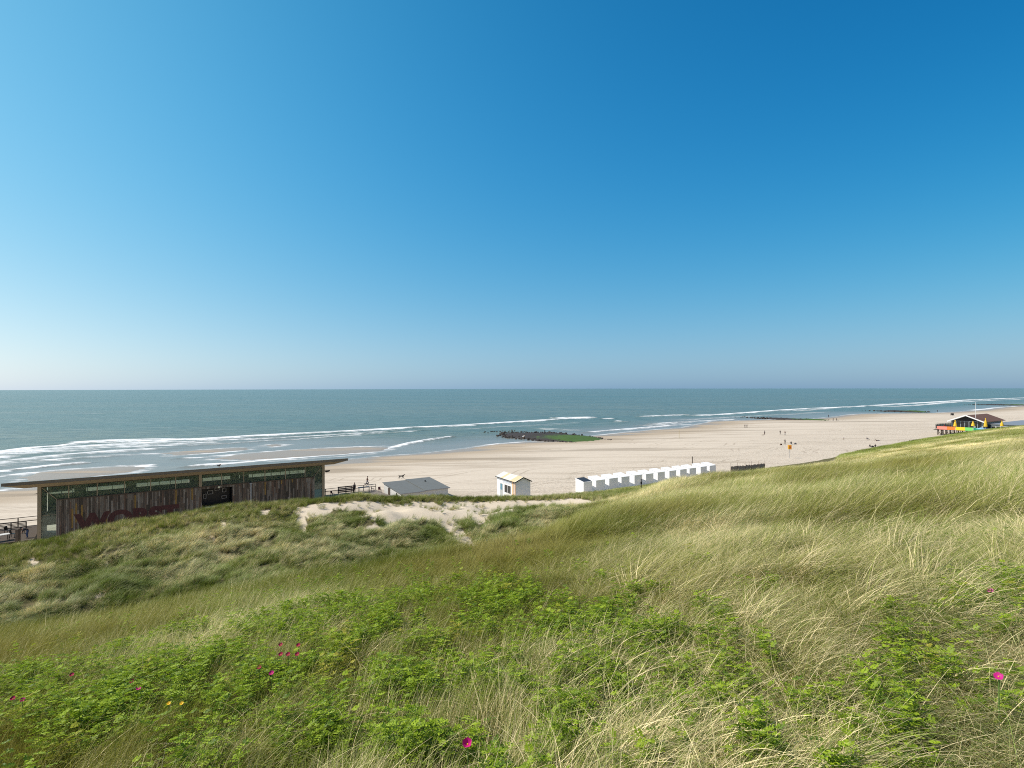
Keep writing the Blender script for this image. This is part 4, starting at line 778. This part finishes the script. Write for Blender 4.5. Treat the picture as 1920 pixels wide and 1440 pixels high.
# low annex with awnings, nearer the dune
an = empty('restaurant_annex', P3(RU+6, RV-24.5, 0), CA, 'low white and grey flat roofed annex at the right edge beside the brown roof', 'annex')
m = MB(); m.box(0, 40, 0, 9, -.5, 4.7); m.build('wall', offw, an)
m = MB(); m.box(-.4, 41, -.5, 9.5, 4.705, 4.9); m.build('roof', mgrey, an)
for i in range(6):
    m = MB(); m.box(-.03, -.004, .6+i*1.4, 1.7+i*1.4, 2.3, 4.0); m.build('window', dglass, an)
for i in range(9):
    m = MB(); m.box(1.5+i*4, 4.4+i*4, -.03, -.004, 2.2, 4.0); m.build('window', dglass, an)
for i in range(4):
    m = MB(); x = 2+i*9; m.hexa([(x, -3, 3.7), (x+7, -3, 3.7), (x+7, -.51, 4.3), (x, -.51, 4.3), (x, -3, 3.78), (x+7, -3, 3.78), (x+7, -.51, 4.4), (x, -.51, 4.4)]); m.build('awning', white, an)
yel = paint('yellow_canvas', (.80, .50, .04), .7, .08)
for i, (px, yt, yb, D, lb) in enumerate([(1790.5, 789, 801, 219, 'yellow folded parasol in front of the gable wall'), (1824, 790.5, 800, 211, 'yellow folded parasol at the right end of the gable'), (1847.5, 785, 802, 208, 'tall yellow folded parasol between gable and annex'), (1878, 790, 800, 214, 'yellow folded parasol against the annex at the right edge')]):
    zt_ = EYE-(yt-hor(px))*D/F; zb2 = EYE-(yb-hor(px))*D/F; x = (px-960)/F*D; r0 = empty('parasol', (x, D, zb2), 0, lb, 'parasol', 'yellow folded parasols at the restaurant'); H_ = zt_-zb2
    m = MB(); m.tube((0, 0, -1.5), (0, 0, H_), .05); m.build('pole', white, r0)
    m = MB(); m.tube((0, 0, H_*.12), (0, 0, H_*.6), .62, .42, 8); m.tube((0, 0, H_*.6+.002), (0, 0, H_*.93), .42, .10, 8); m.build('canopy', yel, r0, smooth=False)
    m = MB(); m.ball((0, 0, H_), .2); m.build('finial', yel, r0)
p = atD(1829, 222); r0 = empty('flagpole', (p.x, p.y, 2.3), 0, 'tall bare white flagpole rising beside the brown roof', 'flagpole'); m = MB(); m.tube((0, 0, 0), (0, 0, EYE-(756-hor(1829))*222/F-2.3), .12, .06); m.build('pole', white, r0)
m = MB(); m.ball((0, 0, EYE-(756-hor(1829))*222/F-2.3+.05), .13); m.build('finial', white, r0)
p = atD(1839, 209, 2.2); r0 = empty('sun_umbrella', p, 0, 'light blue open parasol low beside the navy deck panel', 'parasol'); m = MB(); m.tube((0, 0, -1), (0, 0, 2.1), .04); m.build('pole', white, r0)
m = MB(); m.tube((0, 0, 1.5), (0, 0, 2.1), 1.7, .05, 8); m.build('canopy', paint('sky_blue_canvas', (.25, .45, .62), .7), r0)
# ---------------------------------------------------------------- people and dogs
skin = paint('skin', (.42, .26, .19), .6); hairm = paint('dark_hair', (.03, .02, .015), .7)
_cloth = {}
def cloth(c):
    if c not in _cloth: _cloth[c] = paint('cloth', c, .85, .08, 8)
    return _cloth[c]
POSES = {
 'stand': dict(pel=(0, 0, .95), che=(0, 0, 1.32), nek=(0, .0, 1.50), hed=(0, -.02, 1.66), la=[(.19, 0, 1.42), (.25, .02, 1.14), (.26, -.05, .88)], ra=[(-.19, 0, 1.42), (-.26, .02, 1.13), (-.25, -.06, .87)], ll=[(.09, 0, .9), (.11, -.01, .5), (.12, .02, .07), (.13, -.14, .03)], rl=[(-.09, 0, .9), (-.11, -.01, .5), (-.13, .03, .07), (-.15, -.13, .03)]),
 'walk': dict(pel=(0, 0, .93), che=(0, -.04, 1.30), nek=(0, -.06, 1.48), hed=(0, -.09, 1.64), la=[(.19, -.04, 1.40), (.25, .14, 1.16), (.25, .12, .92)], ra=[(-.19, -.04, 1.40), (-.25, -.16, 1.15), (-.24, -.36, 1.0)], ll=[(.09, 0, .89), (.10, -.22, .50), (.11, -.30, .09), (.12, -.44, .07)], rl=[(-.09, 0, .89), (-.10, .10, .48), (-.11, .38, .14), (-.12, .30, .03)]),
 'sit': dict(pel=(0, 0, .14), che=(0, .06, .50), nek=(0, .03, .68), hed=(0, .0, .84), la=[(.19, .05, .60), (.27, -.08, .40), (.20, -.30, .40)], ra=[(-.19, .05, .60), (-.28, .15, .36), (-.30, .28, .08)], ll=[(.09, 0, .14), (.14, -.38, .46), (.15, -.62, .07), (.16, -.76, .06)], rl=[(-.09, 0, .14), (-.15, -.42, .36), (-.17, -.72, .07), (-.18, -.86, .08)]),
 'lie': dict(pel=(0, 0, .13), che=(0, .36, .22), nek=(0, .52, .34), hed=(0, .66, .44), la=[(.19, .44, .28), (.30, .34, .10), (.26, .10, .07)], ra=[(-.19, .44, .28), (-.32, .50, .08), (-.26, .30, .06)], ll=[(.09, -.05, .12), (.12, -.42, .34), (.13, -.78, .08), (.14, -.88, .16)], rl=[(-.09, -.05, .12), (-.12, -.48, .10), (-.14, -.90, .07), (-.15, -.94, .18)]),
 'bend': dict(pel=(0, .10, .92), che=(0, -.22, 1.10), nek=(0, -.40, 1.12), hed=(0, -.54, 1.08), la=[(.19, -.30, 1.08), (.22, -.40, .84), (.18, -.52, .66)], ra=[(-.19, -.30, 1.08), (-.23, -.42, .82), (-.18, -.56, .68)], ll=[(.09, .08, .88), (.11, .0, .48), (.12, .06, .07), (.13, -.10, .03)], rl=[(-.09, .08, .88), (-.11, -.02, .48), (-.12, .04, .07), (-.13, -.12, .03)])}
_protos = {}
def skin_mesh(V, E, Rr, name):
    me = bpy.data.meshes.new(name); me.from_pydata(V, E, []); o = link(bpy.data.objects.new(name, me)); md = o.modifiers.new('s', 'SKIN')
    for i, r in enumerate(Rr): me.skin_vertices[0].data[i].radius = (r, r)
    me.skin_vertices[0].data[0].use_root = True; sb = o.modifiers.new('d', 'SUBSURF'); sb.levels = 1
    bpy.context.view_layer.update(); out = bpy.data.meshes.new_from_object(o.evaluated_get(bpy.context.evaluated_depsgraph_get())); bpy.data.objects.remove(o); out.name = name
    return out
def body_proto(pose):
    if pose in _protos: return _protos[pose]
    P = POSES[pose]; V = [P['pel']]; E = []; Rr = [.135]; bone = []
    def ch(start, pts, rs_, kind):
        k = start
        for p_, r_ in zip(pts, rs_): V.append(p_); Rr.append(r_); E.append((k, len(V)-1)); bone.append(kind); k = len(V)-1
        return k
    c = ch(0, [P['che']], [.15], 'top'); n_ = ch(c, [P['nek']], [.062], 'top'); hm = Vector(P['nek']).lerp(Vector(P['hed']), .6); h1 = ch(n_, [tuple(hm), P['hed'], tuple(Vector(P['hed'])+(Vector(P['hed'])-Vector(P['nek'])).normalized()*.10)], [.085, .105, .07], 'skin')
    for a in ('la', 'ra'):
        e = ch(c, P[a][:1], [.07], 'top'); e = ch(e, P[a][1:2], [.052], 'top'); e = ch(e, P[a][2:3], [.036], 'skin'); d_ = (Vector(P[a][2])-Vector(P[a][1])).normalized(); ch(e, [tuple(Vector(P[a][2])+d_*.10)], [.032], 'skin')
    for a in ('ll', 'rl'): e = ch(0, P[a][:1], [.10], 'leg'); e = ch(e, P[a][1:2], [.072], 'leg'); e = ch(e, P[a][2:3], [.048], 'leg'); ch(e, P[a][3:], [.042], 'shoe')
    me = skin_mesh(V, E, Rr, 'person'); kinds = ['skin', 'top', 'leg', 'shoe']; mi = []
    for p_ in me.polygons:
        c_ = p_.center; best = 9; kk = 0
        for (a, b), kd in zip(E, bone):
            A = Vector(V[a]); B = Vector(V[b]); ab = B-A; t_ = max(0, min(1, (c_-A).dot(ab)/ab.length_squared)); d_ = (c_-(A+ab*t_)).length-.6*(Rr[a]*(1-t_)+Rr[b]*t_)
            if d_ < best: best = d_; kk = kinds.index(kd)
        mi.append(kk)
    me.polygons.foreach_set('material_index', mi); me.polygons.foreach_set('use_smooth', [True]*len(mi)); _protos[pose] = me; return me
def person(px, py, pose, rz, top, leg, label, loc=None, sc=1., group=None):
    me = body_proto(pose).copy()
    for mt in (skin, cloth(top), cloth(leg), dark): me.materials.append(mt)
    o = link(bpy.data.objects.new('person', me)); o.location = loc if loc is not None else onsand(px, py); o.rotation_euler = (0, 0, R(rz)); o.scale = (sc,)*3; tag(o, label, 'person', group)
    P = POSES[pose]; h = Vector(P['hed']); up = (h-Vector(P['nek'])).normalized(); m = MB(); m.ball(h+up*.055+Vector((0, .02, .01)), (.108, .115, .10), 10, 8); m.build('hair', hairm, o, smooth=True)
    return o
K = (.02, .02, .025); NV = (.03, .04, .09); WH = (.6, .6, .6); GR = (.15, .15, .16); RD = (.35, .04, .04); JN = (.05, .09, .2); BG = (.4, .33, .24); BR = (.12, .06, .04)
person(688.5, 909.5, 'walk', 100, BR, NV, 'person in a dark brown jacket walking on the sand beyond the deck railing')
person(1396.2, 802.3, 'walk', 90, K, K, 'left one of two dark clad walkers near the damp sand of the second groyne', group='walkers')
person(1400.0, 802.2, 'walk', 90, GR, K, 'right one of two dark clad walkers near the damp sand of the second groyne', group='walkers')
person(1433.2, 815.8, 'stand', 20, GR, BR, 'lone grey clad person standing on open sand beside a tiny dog')
person(1462.5, 815.2, 'walk', -70, K, K, 'dark clad walker on the mid beach, left of the pair above the orange sign', group='walkers')
person(1471.6, 816.2, 'walk', -80, BR, NV, 'walker in brown and navy, right of the pair above the orange sign', group='walkers')
person(1471.3, 833.5, 'stand', 30, K, K, 'person in black standing just left of the orange sign')
person(1482.8, 833.0, 'sit', -20, K, GR, 'person in black sitting on the sand directly behind the orange sign')
person(1553.2, 782.8, 'stand', 0, K, K, 'tiny dark figure at the water edge right of the second groyne')
person(1561.8, 789.6, 'walk', 90, K, NV, 'left of two tiny dark figures on the sand past the second groyne', group='walkers')
person(1567.9, 789.8, 'walk', 90, K, K, 'right of two tiny dark figures on the sand past the second groyne', group='walkers')
person(1581.5, 825.0, 'stand', 0, (.45, .42, .45), BG, 'small child in pale clothes standing alone on the upper beach', sc=.62)
person(1625.0, 824.2, 'sit', 60, NV, GR, 'person in navy sitting alone on the upper beach left of the stilts')
person(1644.5, 827.0, 'lie', 80, BR, NV, 'person lying on the sand just above the seated black group')
person(1630.5, 838.5, 'sit', 30, K, K, 'left person of the black clad group seated near the dune grass')
person(1640.5, 838.3, 'sit', -30, K, GR, 'right person of the black clad group seated near the dune grass')
person(1735.0, 832.0, 'sit', 80, K, BR, 'person in black sitting on the sand left of the restaurant stilts')
person(1709.0, 828.3, 'lie', 70, GR, K, 'left of two sunbathers stretched out where beach meets dune grass')
person(1717.0, 827.4, 'lie', 85, GR, GR, 'right of two sunbathers stretched out where beach meets dune grass')
person(1757.2, 772.8, 'stand', 0, K, K, 'tiny dark figure at the landward end of the third groyne')
q = atD(1021.3, 240, SEA+.95); person(0, 0, 'stand', 40, K, K, 'tiny dark figure standing on the green part of the nearest groyne', loc=q)
q = P3(34.8, 98.6, .56); person(0, 0, 'stand', 150, K, K, 'person in black standing on the side deck between wind screen and shed', loc=q)
q = atD(52, 69.5, .86); person(0, 0, 'bend', -70, K, JN, 'person in blue jeans bending over the terrace furniture left of the pavilion', loc=q)
for i, (a, b, tp, lb) in enumerate([(3, -1.5, RD, 'guest in red standing on the restaurant deck behind the coral panel'), (6, -2.2, GR, 'guest in grey on the restaurant deck behind the seaward railing'), (1.2, -8.5, NV, 'guest in navy standing on the restaurant deck behind the yellow panel'), (1.0, -12, WH, 'guest in white standing on the restaurant deck behind the green panel'), (.9, -5, BR, 'guest in brown standing on the restaurant deck behind the orange panel')]):
    person(0, 0, 'stand', 40*i, tp, NV, lb, loc=P3(RU+a, RV+b, DK+.01), group='guests on the restaurant deck')
def bag(px, py, label, c, s=.5):
    p = onsand(px, py); r0 = empty('beach_bag', p, .5, label, 'bag'); m = MB(); m.hexa([(-s, -.2, 0), (s, -.2, 0), (s, .2, 0), (-s, .2, 0), (-s*.7, -.1, .42), (s*.7, -.1, .42), (s*.7, .1, .42), (-s*.7, .1, .42)]); m.build('bag_body', cloth(c), r0, .05)
    m = MB(); m.bar((-s*.4, 0, .42), (0, 0, .62), .04); m.bar((0, 0, .62), (s*.4, 0, .42), .04); m.build('handle', dark, r0)
bag(1463.8, 834.8, 'brown bag on the sand left of the person by the orange sign', BR); bag(1490.5, 833.3, 'grey bag lying right of the orange sign top', GR, .7); bag(1635.5, 838.6, 'black bag lying between the two seated people in black', K, .6)
def dog(px, py, rz, c, label, sc=1.):
    V = [(0, .28, .52), (0, -.02, .50), (0, -.30, .54), (0, -.46, .68), (0, -.56, .76), (0, -.70, .72), (0, .40, .58), (0, .62, .70)]; E = [(0, 1), (1, 2), (2, 3), (3, 4), (4, 5), (0, 6), (6, 7)]; Rr = [.10, .105, .13, .075, .08, .035, .03, .018]
    for x, y, yk, yf, hip in ((.08, -.30, -.38, -.52, 2), (-.08, -.30, -.20, -.10, 2)):
        k = len(V); V += [(x, y, .42), (x, yk, .24), (x, yf, .04)]; E += [(hip, k), (k, k+1), (k+1, k+2)]; Rr += [.06, .032, .028]
    for x, a, b, c_ in ((.08, .22, .36, .30), (-.08, .34, .50, .56)):
        k = len(V); V += [(x, .28, .42), (x, a, .28), (x, b, .18), (x, c_, .03)]; E += [(0, k), (k, k+1), (k+1, k+2), (k+2, k+3)]; Rr += [.075, .045, .028, .026]
    me = skin_mesh(V, E, Rr, 'dog'); me.materials.clear(); me.materials.append(cloth(c)); me.polygons.foreach_set('use_smooth', [True]*len(me.polygons)); o = link(bpy.data.objects.new('dog', me)); o.location = onsand(px, py); o.rotation_euler = (0, 0, R(rz)); o.scale = (sc,)*3
    m = MB(); [m.hexa([(s*.03, -.56, .82), (s*.075, -.56, .81), (s*.075, -.53, .81), (s*.03, -.53, .82), (s*.07, -.55, .73), (s*.095, -.55, .74), (s*.09, -.53, .74), (s*.06, -.53, .73)]) for s in (-1, 1)]; m.build('ears', cloth(c), o)
    return tag(o, label, 'dog')
dog(752.3, 898.2, 80, (.008, .008, .01), 'black dog trotting across open sand above the grey shed roof', 1.25)
dog(1429.5, 817.2, 60, (.16, .10, .06), 'tiny brown dog near the lone grey clad person', .7)
dog(686.5, 911.0, 100, (.01, .01, .012), 'small black dog at the feet of the walker beyond the deck', .8)
# beach cart
p = onsand(1785, 779.2); r0 = empty('beach_cart', p, .3, 'small dark cart parked on the sand beyond the restaurant deck', 'cart'); m = MB(); m.box(-.9, .9, -.5, .5, .45, 1.5); m.build('cart_box', dark, r0, .05)
for a in (-.6, .6):
    for b in (-.55, .55): m = MB(); m.tube((a, b-.06, .3), (a, b+.06, .3), .3, n=12); m.build('wheel', blackm, r0)
def gull(loc, rz, c, label, s=1.):
    V = [(0, .20, .16), (0, .0, .18), (0, -.12, .24), (0, -.18, .30), (0, .34, .15)]; me = skin_mesh(V, [(1, 0), (1, 2), (2, 3), (0, 4)], [.07, .085, .05, .045, .03], 'gull'); me.materials.clear(); me.materials.append(cloth(c)); o = link(bpy.data.objects.new('gull', me)); o.location = loc; o.rotation_euler = (0, 0, rz); o.scale = (s,)*3
    m = MB(); m.tube((0, -.21, .30), (0, -.30, .28), .018, .004, 6); m.build('beak', orange, o); m = MB(); [m.tube((x, .02, 0), (x, .02, .12), .01, n=5) for x in (-.03, .03)]; m.build('legs', orange, o); return tag(o, label, 'bird')
gull(P3(-7.7+19.6, 89.6-1.5, zf+.055), 1.0, (.04, .04, .045), 'dark bird perched on the roof edge of the pavilion', 1.6)
gull(atD(981.8, 222, SEA+.9), .5, (.7, .7, .7), 'white gull resting on the dark stones of the nearest groyne', 3.0)
# ---------------------------------------------------------------- rose flowers
def ground_hit(px, py, up=.2):
    ys = np.concatenate([np.arange(1, 30, .02), np.arange(30, 120, .1)]); x = (px-960)/F*ys; z = EYE-(py-hor(px))/F*ys; h = hterr(x, ys)+up; i = int(np.argmax(z < h)); return Vector((x[i], ys[i], z[i]))
pet = {k: paint('petal_'+k, c, .5, .15, 30) for k, c in (('magenta', (.48, .015, .20)), ('crimson', (.33, .012, .07)), ('pink', (.62, .16, .36)))}; yelp = paint('yellow_petal', (.75, .48, .02), .5); stm = paint('green_stem', (.10, .18, .04), .6)
def flower(px, py, kind, r, label, up=.22, tilt=.5, cup=.5):
    p = ground_hit(px, py, up); r0 = empty('rose_flower', p, 0, label, 'flower'); toc = (Vector((0, 0, EYE))-p).normalized(); ax = (toc*tilt+Vector((-.3, 0, 1))*(1-tilt)).normalized(); Mx = ax.to_track_quat('Z', 'Y').to_matrix()
    m = MB()
    for i in range(5):
        a0 = i*1.2566; pts = []; n = 6
        for j in range(n+1):
            for s_ in (-1, -.4, .4, 1):
                t_ = j/n; ww = r*.62*math.sin(min(1, t_*1.15+.12)*math.pi*.62)*s_; rad = r*t_; zz = cup*r*t_**1.6*1.1+.12*r*abs(s_)*t_+.04*r*math.sin(5*t_+s_*3+i); v_ = Vector((rad*math.cos(a0)-ww*math.sin(a0), rad*math.sin(a0)+ww*math.cos(a0), zz)); pts.append(Mx @ v_)
        m.add(pts, [(j*4+q_, j*4+q_+1, j*4+q_+5, j*4+q_+4) for j in range(n) for q_ in range(3)])
    m.build('petals', pet[kind] if kind in pet else yelp, r0, smooth=True)
    m = MB(); m.ball(Mx @ Vector((0, 0, .1*r)), r*.2, 8, 6); m.build('centre', yelp if kind in pet else orange, r0); m = MB(); m.tube(-ax*.01, Vector((0, 0, -up-.05)), .003, .004, 5); m.build('stem', stm, r0)
flower(876, 1393, 'magenta', .023, 'large magenta rose bloom low at the bottom centre', .42, .6, .9)
flower(1854, 1107, 'pink', .022, 'pale pink bloom in the grass at the right edge', .36, .5, .4); flower(1868, 1267, 'magenta', .020, 'purple pink bloom lying on pale grass at the lower right', .45, .5, .3)
for i, (x, y, k, lb) in enumerate([(527, 1208, 'crimson', 'upper left faded crimson bloom of the centre left cluster'), (560, 1209, 'crimson', 'upper right crimson bloom of the centre left cluster'), (527, 1226, 'crimson', 'lower left crimson bloom of the centre left cluster'), (541, 1226, 'crimson', 'middle crimson bloom, darkest of the centre left cluster'), (558, 1226, 'crimson', 'lower right crimson bloom of the centre left cluster'),
  (510, 1261, 'magenta', 'single open pink bloom below the centre left cluster'), (487, 1250, 'crimson', 'small faded bloom left of the single open pink one'), (249, 1276, 'crimson', 'dark crimson bloom among rose leaves at left'), (262, 1289, 'magenta', 'small magenta bloom just below the dark crimson one at left'), (45, 1311, 'magenta', 'right bloom of the pair at the left picture edge'), (27, 1308, 'crimson', 'left bloom of the pair at the left picture edge'), (137, 1264, 'crimson', 'tiny reddish bloom where rose leaves meet brown grass')]):
    flower(x, y, k, .018, lb, .36, .5, .5)
for x, y, lb in ((318, 1317, 'left yellow bloom in the rose patch at lower left'), (342, 1317, 'right yellow bloom in the rose patch at lower left')):
    flower(x, y, 'yellow', .013, lb, .36, .5, .3)
